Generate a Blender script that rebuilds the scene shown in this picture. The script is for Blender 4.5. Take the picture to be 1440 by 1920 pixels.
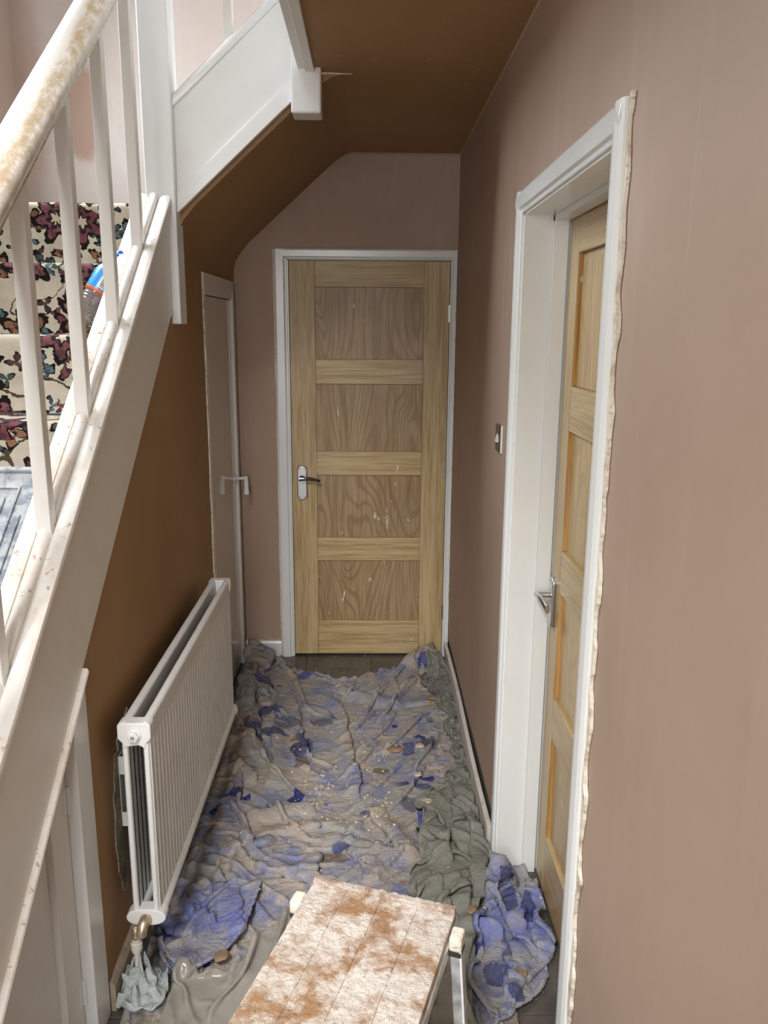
import bpy, bmesh, math, random
import numpy as np
from mathutils import Vector, Matrix, noise as mnoise

random.seed(7)
for o in list(bpy.data.objects):
    bpy.data.objects.remove(o)
SC = bpy.context.scene
COL = SC.collection
PI = math.pi

# ------------------------------------------------------------------ camera
FPX, PITCH, YAW, ROLL, HCAM = 1521.7, 0.222727, 0.0178514, 0.0072474, 1.6818
cam_data = bpy.data.cameras.new('camera')
cam_data.sensor_fit = 'VERTICAL'
cam_data.sensor_height = 24.0
cam_data.lens = FPX / 1920.0 * 24.0
cam_data.clip_start = 0.05
cam = bpy.data.objects.new('camera', cam_data)
COL.objects.link(cam)
_f = Vector((math.sin(YAW) * math.cos(PITCH), math.cos(YAW) * math.cos(PITCH), -math.sin(PITCH)))
_r = Vector((math.cos(YAW), -math.sin(YAW), 0))
_u = _r.cross(_f)
_r2 = _r * math.cos(ROLL) + _u * math.sin(ROLL)
_u2 = -_r * math.sin(ROLL) + _u * math.cos(ROLL)
_m = Matrix((_r2, _u2, -_f)).transposed().to_4x4()
_m.translation = Vector((0, 0, HCAM))
cam.matrix_world = _m
SC.camera = cam

# ------------------------------------------------------------------ world, daylight, exposure
SC.view_settings.view_transform = 'Standard'
SC.view_settings.look = 'None'
SC.view_settings.gamma = 1.0
SC.view_settings.use_curve_mapping = False
SC.view_settings.exposure = 0.0
world = bpy.data.worlds.new('overcast_sky')
SC.world = world
world.use_nodes = True
world.node_tree.nodes['Background'].inputs[0].default_value = (0.86, 0.92, 1.0, 1)
world.node_tree.nodes['Background'].inputs[1].default_value = 1.0


def area_light(name, loc, target, sx, sy, power, col=(1, 1, 1), spread=180):
    d = bpy.data.lights.new(name, 'AREA')
    d.shape = 'RECTANGLE'
    d.size, d.size_y = sx, sy
    d.energy = power
    d.color = col
    d.spread = math.radians(spread)
    o = bpy.data.objects.new(name, d)
    COL.objects.link(o)
    o.location = loc
    o.rotation_euler = (Vector(target) - Vector(loc)).to_track_quat('-Z', 'Y').to_euler()
    return o


# daylight entering by the stair-landing window and by the glazed front door
area_light('landing_window_daylight', (-1.80, 2.90, 3.22), (0.41, 2.1, 1.55), 1.05, 1.10, 118, (0.86, 0.94, 1.0), 150)
area_light('upper_front_window_daylight', (-0.85, -1.34, 3.75), (-0.12, 1.95, 0.0), 1.05, 1.20, 58, (0.97, 0.985, 1.0), 58)
area_light('front_door_daylight', (-0.44, -1.36, 1.55), (-0.16, 1.6, 0.25), 0.85, 1.60, 43, (1.0, 0.985, 0.96), 130)

# ------------------------------------------------------------------ material helpers


def new_mat(name):
    m = bpy.data.materials.new(name)
    m.use_nodes = True
    nt = m.node_tree
    nt.nodes.clear()
    out = nt.nodes.new('ShaderNodeOutputMaterial')
    return m, nt, out


def nd(nt, typ, ins=None, **props):
    n = nt.nodes.new('ShaderNode' + typ)
    for k, v in props.items():
        setattr(n, k, v)
    for k, v in (ins or {}).items():
        s = n.inputs[k]
        if isinstance(v, bpy.types.NodeSocket):
            nt.links.new(v, s)
        elif isinstance(v, (tuple, list)) and s.type == 'RGBA' and len(v) == 3:
            s.default_value = (*v, 1)
        else:
            s.default_value = v
    return n


def math_(nt, op, a, b=None, c=None, clamp=False):
    ins = {0: a}
    if b is not None:
        ins[1] = b
    if c is not None:
        ins[2] = c
    return nd(nt, 'Math', ins, operation=op, use_clamp=clamp).outputs[0]


def mapr(nt, v, a, b, c=0.0, d=1.0, smooth=True):
    n = nd(nt, 'MapRange', {0: v, 1: a, 2: b, 3: c, 4: d})
    n.interpolation_type = 'SMOOTHSTEP' if smooth else 'LINEAR'
    return n.outputs[0]


def mix(nt, f, a, b, typ='MIX'):
    n = nt.nodes.new('ShaderNodeMix')
    n.data_type = 'RGBA'
    n.blend_type = typ
    for s, v in ((n.inputs[0], f), (n.inputs[6], a), (n.inputs[7], b)):
        if isinstance(v, bpy.types.NodeSocket):
            nt.links.new(v, s)
        elif isinstance(v, (tuple, list)):
            s.default_value = (*v[:3], 1)
        else:
            s.default_value = v
    return n.outputs[2]


def noise(nt, vec, scale, detail=3.0, rough=0.55, dist=0.0):
    ins = {'Scale': scale, 'Detail': detail, 'Roughness': rough, 'Distortion': dist}
    if vec is not None:
        ins['Vector'] = vec
    return nd(nt, 'TexNoise', ins).outputs[0]


def scaled(nt, vec, s, loc=(0, 0, 0), rot=(0, 0, 0)):
    return nd(nt, 'Mapping', {0: vec, 1: loc, 2: rot, 3: s}).outputs[0]


def coords(nt, kind='Object'):
    if kind == 'World':
        return nd(nt, 'NewGeometry').outputs['Position']
    return nd(nt, 'TexCoord').outputs[kind]


def bump(nt, h, strength=0.3, dist=0.01, normal=None):
    ins = {'Strength': strength, 'Distance': dist, 'Height': h}
    if normal is not None:
        ins['Normal'] = normal
    return nd(nt, 'Bump', ins).outputs[0]


def principled(nt, out, col, rough=0.5, metal=0.0, spec=0.5, normal=None, **extra):
    ins = {'Base Color': col, 'Roughness': rough, 'Metallic': metal, 'Specular IOR Level': spec}
    ins.update(extra)
    if normal is not None:
        ins['Normal'] = normal
    p = nd(nt, 'BsdfPrincipled', ins)
    nt.links.new(p.outputs[0], out.inputs[0])
    return p


M = {}


def plain(key, col, rough=0.5, metal=0.0, spec=0.5, nscale=0, namt=0.1, bumps=0.0, bscale=80):
    m, nt, out = new_mat(key)
    c = coords(nt)
    colr = (*col, 1)
    if nscale:
        f = noise(nt, c, nscale, 4)
        dark = tuple(max(0, x * (1 - namt)) for x in col)
        lite = tuple(min(1, x * (1 + namt)) for x in col)
        colr = mix(nt, mapr(nt, f, 0.3, 0.7), dark, lite)
    nrm = None
    if bumps:
        nrm = bump(nt, noise(nt, c, bscale, 3), bumps, 0.003)
    principled(nt, out, colr, rough, metal, spec, nrm)
    M[key] = m
    return m


def plaster(key, base, dark, lite, streak=0.25, damp=None):
    m, nt, out = new_mat(key)
    p = coords(nt, 'World')
    big = noise(nt, p, 1.3, 4, 0.55)
    col = mix(nt, mapr(nt, big, 0.3, 0.72), dark, base)
    mid = noise(nt, scaled(nt, p, (5, 5, 0.7)), 1.6, 5, 0.6)
    col = mix(nt, math_(nt, 'MULTIPLY', mapr(nt, mid, 0.5, 0.78), streak), col, lite)
    # pale vertical dribbles
    dr = noise(nt, scaled(nt, p, (26, 26, 0.5)), 1.0, 2, 0.5)
    gate = noise(nt, scaled(nt, p, (1.6, 1.6, 1.1)), 1.0, 1)
    d = math_(nt, 'MULTIPLY', mapr(nt, dr, 0.68, 0.73), mapr(nt, gate, 0.5, 0.62))
    col = mix(nt, math_(nt, 'MULTIPLY', d, 0.55), col, lite)
    if damp:
        for (cx, cy, cz, rx, ry, rz, amt, dc) in damp:
            v = nd(nt, 'VectorMath', {0: p, 1: (cx, cy, cz)}, operation='SUBTRACT').outputs[0]
            v = nd(nt, 'VectorMath', {0: v, 1: (1 / rx, 1 / ry, 1 / rz)}, operation='MULTIPLY').outputs[0]
            ln = nd(nt, 'VectorMath', {0: v}, operation='LENGTH').outputs['Value']
            ln = math_(nt, 'ADD', ln, math_(nt, 'MULTIPLY', math_(nt, 'SUBTRACT', noise(nt, p, 6, 3), 0.5), 0.7))
            col = mix(nt, math_(nt, 'MULTIPLY', mapr(nt, ln, 0.75, 1.1, 1, 0), amt), col, dc)
    fine = noise(nt, p, 45, 3)
    tro = noise(nt, scaled(nt, p, (3, 3, 9)), 1.5, 4)
    nrm = bump(nt, math_(nt, 'ADD', math_(nt, 'MULTIPLY', fine, 0.15), tro), 0.12, 0.01)
    principled(nt, out, col, 0.62, 0, 0.3, nrm)
    M[key] = m


plaster('plaster', (0.455, 0.330, 0.252), (0.395, 0.278, 0.205), (0.58, 0.465, 0.39))
plaster('plaster_stair', (0.62, 0.545, 0.50), (0.53, 0.43, 0.37), (0.70, 0.66, 0.63), 0.6,
        damp=[(-1.30, 4.0, 2.62, 0.10, 0.3, 0.22, 0.75, (0.38, 0.22, 0.15)),
              (-1.62, 4.0, 2.75, 0.17, 0.5, 0.6, 0.5, (0.42, 0.27, 0.20))])
plaster('plaster_shaded', (0.385, 0.235, 0.115), (0.32, 0.187, 0.085), (0.44, 0.30, 0.18), 0.15)  # same plaster with shade put into its colour: darker, more saturated brown


def paint(key, base, dirt, rough=0.28, dirtamt=0.5, dscale=9.0, wear=None, chips=0.0):
    m, nt, out = new_mat(key)
    c = coords(nt)
    n1 = noise(nt, c, dscale, 5, 0.65)
    col = mix(nt, math_(nt, 'MULTIPLY', mapr(nt, n1, 0.45, 0.75), dirtamt), base, dirt)
    if chips:
        n2 = noise(nt, c, 55, 3, 0.6, 0.6)
        g = noise(nt, c, 5.5, 2)
        k = math_(nt, 'MULTIPLY', mapr(nt, n2, 0.60, 0.65), mapr(nt, g, 0.44, 0.56))
        col = mix(nt, math_(nt, 'MULTIPLY', k, chips), col, wear or (0.42, 0.30, 0.20))
    nrm = bump(nt, noise(nt, c, 30, 3), 0.10, 0.004)
    principled(nt, out, col, rough, 0, 0.5, nrm)
    M[key] = m


paint('white_gloss', (0.79, 0.79, 0.775), (0.70, 0.68, 0.64), 0.24, 0.25)
paint('white_jamb', (0.80, 0.80, 0.77), (0.75, 0.73, 0.68), 0.22, 0.25)
paint('cupboard_gloss', (0.70, 0.66, 0.60), (0.66, 0.61, 0.54), 0.06, 0.2)
paint('string_white', (0.78, 0.75, 0.70), (0.68, 0.62, 0.55), 0.34, 0.35)
paint('cap_white', (0.81, 0.77, 0.71), (0.66, 0.52, 0.39), 0.30, 0.85, 6.0, (0.46, 0.33, 0.24), 0.9)
paint('radiator_white', (0.78, 0.77, 0.74), (0.62, 0.58, 0.51), 0.32, 0.4, 5.0)
paint('dusty_white', (0.62, 0.58, 0.52), (0.50, 0.43, 0.35), 0.5, 0.8, 14.0, (0.33, 0.24, 0.16), 0.5)
paint('dusty_brown', (0.40, 0.32, 0.24), (0.26, 0.19, 0.13), 0.6, 0.8, 16.0, (0.55, 0.48, 0.40), 0.5)
paint('ragged_cream', (0.76, 0.70, 0.58), (0.46, 0.32, 0.22), 0.55, 1.0, 30.0, (0.38, 0.24, 0.16), 0.9)
paint('plastic_white', (0.80, 0.80, 0.80), (0.74, 0.73, 0.70), 0.3, 0.2)


def handrail_mat():
    m, nt, out = new_mat('handrail_paint')
    c = coords(nt)
    sep = nd(nt, 'SeparateXYZ', {0: c})
    x = sep.outputs[0]
    # worn streak along the hand side of the rail
    n1 = noise(nt, scaled(nt, c, (1, 0.25, 0.25)), 9, 5, 0.6)
    xx = math_(nt, 'ADD', x, math_(nt, 'MULTIPLY', math_(nt, 'SUBTRACT', n1, 0.5), 0.05))
    band = math_(nt, 'MULTIPLY', mapr(nt, xx, 0.006, 0.024), mapr(nt, xx, 0.046, 0.036))
    n2 = noise(nt, scaled(nt, c, (1, 0.4, 0.4)), 60, 5, 0.7)
    wear = math_(nt, 'MULTIPLY', band, mapr(nt, n2, 0.30, 0.62))
    col = mix(nt, math_(nt, 'MULTIPLY', mapr(nt, n1, 0.4, 0.7), 0.4), (0.80, 0.76, 0.70), (0.72, 0.66, 0.58))
    col = mix(nt, math_(nt, 'MULTIPLY', wear, 0.95), col, (0.52, 0.385, 0.23))
    nrm = bump(nt, noise(nt, c, 38, 4, 0.6), 0.35, 0.006)
    principled(nt, out, col, 0.20, 0, 0.6, nrm)
    M['handrail_paint'] = m


handrail_mat()


def oak(key, horiz=False, light=(0.58, 0.435, 0.225), dark=(0.37, 0.245, 0.105), cathedral=0.0, gloss=0.42):
    m, nt, out = new_mat(key)
    c = coords(nt)
    # random offset per object so that no two boards share their grain
    rnd = nd(nt, 'ObjectInfo').outputs['Random']
    off = nd(nt, 'CombineXYZ', {0: math_(nt, 'MULTIPLY', rnd, 31.0), 1: math_(nt, 'MULTIPLY', rnd, 17.0), 2: math_(nt, 'MULTIPLY', rnd, 23.0)}).outputs[0]
    if horiz:
        g = scaled(nt, c, (1, 1, 1), rot=(0, PI / 2, 0))
    else:
        g = c
    g0 = nd(nt, 'VectorMath', {0: g, 1: off}, operation='ADD').outputs[0]
    fine = noise(nt, scaled(nt, g0, (60, 60, 2.2)), 2.2, 4, 0.6)
    mid = noise(nt, scaled(nt, g0, (14, 14, 0.7)), 1.5, 3, 0.5)
    f = math_(nt, 'ADD', math_(nt, 'MULTIPLY', fine, 0.65), math_(nt, 'MULTIPLY', mid, 0.35))
    col = mix(nt, mapr(nt, f, 0.36, 0.62), dark, light)
    if cathedral:
        ringsrc = noise(nt, scaled(nt, g0, (3.0, 3.0, 0.9)), 1.35, 1.0, 0.35, 0.4)
        ring = math_(nt, 'SINE', math_(nt, 'MULTIPLY', math_(nt, 'ADD', ringsrc, math_(nt, 'MULTIPLY', fine, 0.012)), 150.0))
        amt = math_(nt, 'MULTIPLY', mapr(nt, ring, 0.1, 0.95), cathedral)
        col = mix(nt, amt, col, tuple(x * 0.62 for x in dark))
    # splashes of plaster and dust
    p = coords(nt, 'World')
    sp = noise(nt, scaled(nt, p, (1, 1, 0.45)), 34, 2, 0.4)
    col = mix(nt, math_(nt, 'MULTIPLY', mapr(nt, sp, 0.755, 0.775), 0.8), col, (0.72, 0.62, 0.50))
    dust = noise(nt, p, 3.5, 4)
    col = mix(nt, math_(nt, 'MULTIPLY', mapr(nt, dust, 0.42, 0.75), 0.20), col, (0.52, 0.42, 0.32))
    nrm = bump(nt, fine, 0.12, 0.003)
    principled(nt, out, col, gloss, 0, 0.4, nrm)
    M[key] = m


oak('oak_stile')
oak('oak_rail', True)
oak('oak_panel', False, (0.43, 0.295, 0.155), (0.30, 0.190, 0.090), 0.5)
oak('oak2_stile', False, (0.52, 0.375, 0.185), (0.36, 0.235, 0.10), 0, 0.32)
oak('oak2_rail', True, (0.52, 0.375, 0.185), (0.36, 0.235, 0.10), 0, 0.32)
oak('oak2_panel', False, (0.54, 0.385, 0.185), (0.38, 0.24, 0.10), 0.2, 0.32)
oak('oak2_bead', False, (0.58, 0.32, 0.09), (0.34, 0.16, 0.035), 0, 0.35)

plain('chrome', (0.62, 0.62, 0.62), 0.28, 1.0)
plain('satin_plate', (0.72, 0.73, 0.73), 0.35, 0.55)
plain('dark_chrome', (0.16, 0.15, 0.14), 0.15, 1.0)
plain('brass', (0.62, 0.50, 0.36), 0.35, 0.8, nscale=40, namt=0.4)
plain('black', (0.012, 0.011, 0.010), 0.5)
plain('gap_dark', (0.03, 0.025, 0.02), 0.9)
plain('alu', (0.66, 0.66, 0.64), 0.42, 0.55, nscale=28, namt=0.3, bumps=0.2)
def tile_mat():
    m, nt, out = new_mat('wet_tile')
    p = coords(nt, 'World')
    col = mix(nt, mapr(nt, noise(nt, p, 7, 4), 0.3, 0.7), (0.055, 0.046, 0.040), (0.10, 0.086, 0.072))
    sp = noise(nt, p, 26, 4, 0.6, 0.5)
    col = mix(nt, math_(nt, 'MULTIPLY', mapr(nt, sp, 0.60, 0.66), 0.7), col, (0.30, 0.22, 0.15))
    sp2 = noise(nt, p, 75, 2, 0.5)
    col = mix(nt, math_(nt, 'MULTIPLY', mapr(nt, sp2, 0.72, 0.74), 0.8), col, (0.50, 0.43, 0.36))
    principled(nt, out, col, mapr(nt, sp, 0.5, 0.66, 0.28, 0.8), 0, 0.5, bump(nt, sp, 0.2, 0.004))
    M['wet_tile'] = m


tile_mat()
plain('grout', (0.10, 0.088, 0.075), 0.9)
plain('soffit_timber', (0.5, 0.42, 0.33), 0.8)
plain('cap_blue', (0.02, 0.16, 0.66), 0.3)
plain('orange_band', (0.75, 0.10, 0.02), 0.35)
plain('label_white', (0.82, 0.82, 0.82), 0.4)
plain('ink', (0.01, 0.01, 0.012), 0.5)
plain('yellow', (0.75, 0.60, 0.02), 0.4)
plain('rag_dark', (0.42, 0.38, 0.30), 0.9)
plain('brown_plaster', (0.255, 0.160, 0.098), 0.9, nscale=20, namt=0.3, bumps=0.4)
plain('cream_flake', (0.52, 0.42, 0.31), 0.9, nscale=40, namt=0.3, bumps=0.4)
plain('bristle', (0.10, 0.075, 0.05), 0.8, nscale=60, namt=0.6, bumps=0.6)
plain('handle_wood', (0.34, 0.27, 0.19), 0.75, nscale=30, namt=0.5, bumps=0.4)


def label_mat():
    m, nt, out = new_mat('label_blue')
    c = coords(nt)
    n = noise(nt, scaled(nt, c, (8, 8, 3)), 3, 2)
    col = mix(nt, mapr(nt, n, 0.4, 0.6), (0.03, 0.27, 0.62), (0.05, 0.40, 0.75))
    principled(nt, out, col, 0.3)
    M['label_blue'] = m


label_mat()


def clear_mat(key, tint, trans, rough, dustcol=None, dscale=12):
    m, nt, out = new_mat(key)
    c = coords(nt)
    t = nd(nt, 'BsdfTransparent', {0: tint})
    col = dustcol or (0.6, 0.6, 0.6)
    nz = noise(nt, c, dscale, 5, 0.65)
    p = nd(nt, 'BsdfPrincipled', {'Base Color': (*col, 1), 'Roughness': rough, 'Specular IOR Level': 0.7})
    fac = mapr(nt, nz, 0.25, 0.75, trans * 1.25, trans * 0.7, False)
    mx = nd(nt, 'MixShader', {0: fac, 1: p.outputs[0], 2: t.outputs[0]})
    nt.links.new(mx.outputs[0], out.inputs[0])
    M[key] = m


clear_mat('clear_plastic', (0.90, 0.90, 0.92), 0.55, 0.12, (0.30, 0.27, 0.25), 60)
clear_mat('polythene', (0.92, 0.91, 0.89), 0.58, 0.13, (0.50, 0.46, 0.40), 8)
clear_mat('pane', (0.98, 0.99, 1.0), 0.75, 0.02, (0.8, 0.8, 0.8), 2)


def tray_mat():
    m, nt, out = new_mat('dusty_grey_plastic')
    c = coords(nt)
    n1 = noise(nt, c, 26, 5, 0.7, 0.4)
    n2 = noise(nt, c, 7, 3)
    col = mix(nt, mapr(nt, n1, 0.42, 0.58), (0.15, 0.17, 0.20), (0.33, 0.34, 0.345))
    col = mix(nt, mapr(nt, n2, 0.55, 0.7), col, (0.42, 0.40, 0.38))
    principled(nt, out, col, 0.5)
    M['dusty_grey_plastic'] = m


tray_mat()


def carpet_mat():
    m, nt, out = new_mat('floral_carpet')
    uv = nd(nt, 'TexCoord').outputs['UV']
    # jagged tufted edges
    dn = nd(nt, 'TexNoise', {'Vector': uv, 'Scale': 70.0, 'Detail': 2.0})
    dv = nd(nt, 'VectorMath', {0: dn.outputs['Color'], 1: (0.5, 0.5, 0.5)}, operation='SUBTRACT').outputs[0]
    dv = nd(nt, 'VectorMath', {0: dv, 1: (0.020, 0.020, 0.0)}, operation='MULTIPLY').outputs[0]
    p = nd(nt, 'VectorMath', {0: uv, 1: dv}, operation='ADD').outputs[0]
    col = mix(nt, mapr(nt, noise(nt, uv, 14, 4), 0.3, 0.75), (0.56, 0.50, 0.395), (0.42, 0.365, 0.28))

    def layer(col, scale, loc, rad, petals, keep, palette, jitter=0.75, centre=True, depth=0.34):
        q = scaled(nt, p, (scale, scale, 1), loc=loc)
        vo = nd(nt, 'TexVoronoi', {'Vector': q, 'Scale': 1.0, 'Randomness': jitter}, voronoi_dimensions='2D')
        loc_ = nd(nt, 'VectorMath', {0: q, 1: vo.outputs['Position']}, operation='SUBTRACT').outputs[0]
        s = nd(nt, 'SeparateXYZ', {0: loc_})
        rc = nd(nt, 'SeparateColor', {0: vo.outputs['Color']})
        ang = math_(nt, 'ARCTAN2', s.outputs[1], s.outputs[0])
        ang = math_(nt, 'ADD', ang, math_(nt, 'MULTIPLY', rc.outputs[1], 6.28))
        r = vo.outputs['Distance']
        wob = math_(nt, 'COSINE', math_(nt, 'MULTIPLY', ang, petals))
        edge = math_(nt, 'MULTIPLY', math_(nt, 'ADD', 1.0 - depth, math_(nt, 'MULTIPLY', wob, depth)), rad)
        rel = math_(nt, 'DIVIDE', r, edge)
        ok = math_(nt, 'GREATER_THAN', keep, rc.outputs[2])
        ramp = nt.nodes.new('ShaderNodeValToRGB')
        ramp.color_ramp.interpolation = 'CONSTANT'
        els = ramp.color_ramp.elements
        els[0].position = 0
        els[0].color = (*palette[0], 1)
        els[1].position = 1.0 / len(palette)
        els[1].color = (*palette[1], 1)
        for i in range(2, len(palette)):
            e = els.new(i / len(palette))
            e.color = (*palette[i], 1)
        nt.links.new(rc.outputs[0], ramp.inputs[0])
        fill = ramp.outputs[0]
        nn = noise(nt, p, 42, 2)
        fill = mix(nt, mapr(nt, nn, 0.48, 0.56), fill, mix(nt, 0.6, fill, (0.03, 0.02, 0.02)))
        if centre:
            fill = mix(nt, mapr(nt, rel, 0.42, 0.38), fill, (0.025, 0.02, 0.018))
            fill = mix(nt, mapr(nt, rel, 0.24, 0.20), fill, (0.55, 0.47, 0.36))
        outl = math_(nt, 'MULTIPLY', ok, mapr(nt, rel, 1.02, 0.98))
        inn = math_(nt, 'MULTIPLY', ok, mapr(nt, rel, 0.80, 0.76))
        col = mix(nt, outl, col, (0.014, 0.011, 0.010))
        return mix(nt, inn, col, fill)

    # stems
    vn = noise(nt, p, 5.2, 1.0, 0.4, 0.5)
    vine = math_(nt, 'ABSOLUTE', math_(nt, 'SUBTRACT', vn, 0.5))
    col = mix(nt, mapr(nt, vine, 0.008, 0.005), col, (0.07, 0.055, 0.035))
    burg, teal, rust, grn = (0.17, 0.055, 0.065), (0.09, 0.15, 0.17), (0.27, 0.13, 0.075), (0.06, 0.085, 0.075)
    col = layer(col, 13.0, (3.3, 1.7, 0), 0.38, 3, 0.88, [burg, grn, (0.10, 0.05, 0.05), teal], 0.9, False, 0.45)
    col = layer(col, 8.6, (0.3, 4.1, 0), 0.44, 4, 0.92, [burg, teal, rust, grn], 0.85, True, 0.35)
    col = layer(col, 5.4, (1.9, 0.4, 0), 0.47, 6, 0.84, [burg, teal, rust, (0.20, 0.08, 0.09)], 0.7, True, 0.24)
    nrm = bump(nt, noise(nt, uv, 420, 2), 0.8, 0.004)
    principled(nt, out, col, 0.95, 0, 0.1, nrm)
    M['floral_carpet'] = m


carpet_mat()


def cloth_mat(key, base, dustc, colour2, wet, wetamt=1.0, brown=1.0, c2lo=0.46, dustlo=0.5, spots=()):
    m, nt, out = new_mat(key)
    p = coords(nt, 'Object')
    n0 = noise(nt, p, 3.4, 5, 0.65, 0.4)
    n1 = noise(nt, p, 13, 6, 0.72, 0.6)
    f = math_(nt, 'ADD', math_(nt, 'MULTIPLY', n0, 0.55), math_(nt, 'MULTIPLY', n1, 0.45))
    col = mix(nt, mapr(nt, f, c2lo, c2lo + 0.16), base, colour2)
    n2 = noise(nt, scaled(nt, p, (1, 1, 1), loc=(5, 3, 1)), 6, 6, 0.7)
    col = mix(nt, math_(nt, 'MULTIPLY', mapr(nt, n2, dustlo, dustlo + 0.16), 0.85), col, dustc)
    # dark soaked paint spots
    n3 = noise(nt, scaled(nt, p, (1, 1, 1), loc=(9, 1, 4)), 9, 1.5, 0.4, 0.3)
    g3 = noise(nt, scaled(nt, p, (1, 1, 1), loc=(2, 8, 1)), 2.2, 2)
    w = math_(nt, 'MULTIPLY', mapr(nt, n3, 0.655, 0.685), mapr(nt, g3, 0.46, 0.56))
    col = mix(nt, math_(nt, 'MULTIPLY', w, wetamt), col, wet)
    wp = coords(nt, 'World')
    for (sx_, sy_, rx_, ry_, sc_) in spots:
        v = nd(nt, 'VectorMath', {0: wp, 1: (sx_, sy_, 0.03)}, operation='SUBTRACT').outputs[0]
        v = nd(nt, 'VectorMath', {0: v, 1: (1 / rx_, 1 / ry_, 2.0)}, operation='MULTIPLY').outputs[0]
        ln = nd(nt, 'VectorMath', {0: v}, operation='LENGTH').outputs['Value']
        ln = math_(nt, 'ADD', ln, math_(nt, 'MULTIPLY', math_(nt, 'SUBTRACT', noise(nt, wp, 28, 3, 0.6), 0.5), 1.3))
        col = mix(nt, math_(nt, 'MULTIPLY', mapr(nt, ln, 0.78, 1.02, 1, 0), 0.80), col, sc_)
    # splats of brown plaster
    n4 = noise(nt, scaled(nt, p, (1, 1, 1), loc=(1, 5, 7)), 11, 2, 0.5)
    col = mix(nt, math_(nt, 'MULTIPLY', mapr(nt, n4, 0.70, 0.72), brown), col, (0.27, 0.165, 0.095))
    n5 = noise(nt, scaled(nt, p, (1, 1, 1), loc=(4, 4, 4)), 70, 2, 0.5)
    col = mix(nt, math_(nt, 'MULTIPLY', mapr(nt, n5, 0.74, 0.76), 0.8), col, (0.70, 0.64, 0.56))
    n6 = noise(nt, p, 85, 4, 0.7)
    col = mix(nt, math_(nt, 'MULTIPLY', mapr(nt, n6, 0.45, 0.75), 0.45), col, tuple(x * 0.55 for x in dustc))
    h = math_(nt, 'ADD', noise(nt, scaled(nt, p, (1, 1.8, 1)), 26, 5, 0.65, 0.8), math_(nt, 'MULTIPLY', noise(nt, p, 140, 3), 0.25))
    nrm = bump(nt, h, 0.8, 0.014)
    principled(nt, out, col, 0.85, 0, 0.2, nrm)
    M[key] = m


NAVY, DUSK, MUD = (0.028, 0.038, 0.135), (0.10, 0.10, 0.14), (0.15, 0.105, 0.07)
cloth_mat('blue_cloth', (0.19, 0.21, 0.335), (0.42, 0.345, 0.27), (0.33, 0.31, 0.29), (0.022, 0.032, 0.15), 1.0, 0.85, 0.40, 0.44,
          [(-0.275, 3.02, 0.045, 0.11, NAVY), (-0.262, 2.90, 0.032, 0.05, MUD), (-0.35, 3.20, 0.07, 0.05, DUSK), (-0.44, 3.30, 0.06, 0.05, NAVY), (-0.50, 3.18, 0.04, 0.05, NAVY), (-0.42, 3.12, 0.08, 0.04, NAVY),
           (-0.20, 3.25, 0.06, 0.04, DUSK), (-0.115, 2.32, 0.05, 0.03, MUD), (-0.09, 2.36, 0.035, 0.02, NAVY), (0.16, 3.0, 0.03, 0.05, NAVY), (0.24, 3.06, 0.05, 0.05, DUSK), (0.20, 2.74, 0.04, 0.02, NAVY),
           (0.185, 2.52, 0.016, 0.10, (0.03, 0.05, 0.30)), (0.15, 2.62, 0.035, 0.05, DUSK), (-0.50, 3.60, 0.05, 0.06, NAVY), (-0.33, 3.72, 0.05, 0.03, (0.04, 0.06, 0.26)), (0.28, 3.80, 0.04, 0.05, (0.05, 0.07, 0.26)), (0.05, 2.85, 0.04, 0.025, MUD)])
cloth_mat('bright_blue_cloth', (0.165, 0.19, 0.42), (0.36, 0.325, 0.29), (0.33, 0.325, 0.34), (0.025, 0.038, 0.20), 1.0, 0.8, 0.43, 0.44,
          [(0.42, 2.10, 0.03, 0.05, NAVY), (0.47, 2.06, 0.025, 0.04, NAVY), (0.33, 1.80, 0.03, 0.03, NAVY), (0.38, 1.74, 0.025, 0.025, NAVY)])
cloth_mat('green_cloth', (0.225, 0.216, 0.178), (0.265, 0.243, 0.20), (0.265, 0.268, 0.235), (0.16, 0.14, 0.11), 0.5, 0.7, 0.50, 0.52)
cloth_mat('pale_rag', (0.46, 0.50, 0.48), (0.50, 0.46, 0.38), (0.55, 0.59, 0.59), (0.25, 0.29, 0.33), 0.5, 0.5, 0.45, 0.5)


def splat_board_mat():
    m, nt, out = new_mat('plaster_splattered')
    p = coords(nt, 'Object')
    n1 = noise(nt, p, 9.5, 5, 0.62, 0.5)
    n2 = noise(nt, p, 34, 5, 0.7)
    f = math_(nt, 'ADD', math_(nt, 'MULTIPLY', n1, 0.75), math_(nt, 'MULTIPLY', n2, 0.25))
    col = mix(nt, mapr(nt, f, 0.42, 0.60), (0.76, 0.67, 0.585), (0.40, 0.225, 0.115))
    n3 = noise(nt, p, 120, 4, 0.7)
    col = mix(nt, math_(nt, 'MULTIPLY', mapr(nt, n3, 0.52, 0.70), 0.5), col, (0.42, 0.25, 0.15))
    h = math_(nt, 'ADD', n2, math_(nt, 'MULTIPLY', noise(nt, p, 95, 5, 0.7, 0.5), 0.8))
    nrm = bump(nt, h, 0.9, 0.012)
    principled(nt, out, col, 0.85, 0, 0.2, nrm)
    M['plaster_splattered'] = m


splat_board_mat()


def bare_patch_mat():
    m, nt, out = new_mat('bare_wall')
    p = coords(nt, 'World')
    n1 = noise(nt, p, 9, 5, 0.7)
    col = mix(nt, mapr(nt, n1, 0.4, 0.65), (0.27, 0.20, 0.13), (0.46, 0.44, 0.34))
    nrm = bump(nt, noise(nt, p, 30, 5, 0.7), 0.9, 0.02)
    principled(nt, out, col, 0.9, 0, 0.2, nrm)
    M['bare_wall'] = m


bare_patch_mat()

# ------------------------------------------------------------------ mesh helpers


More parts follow.
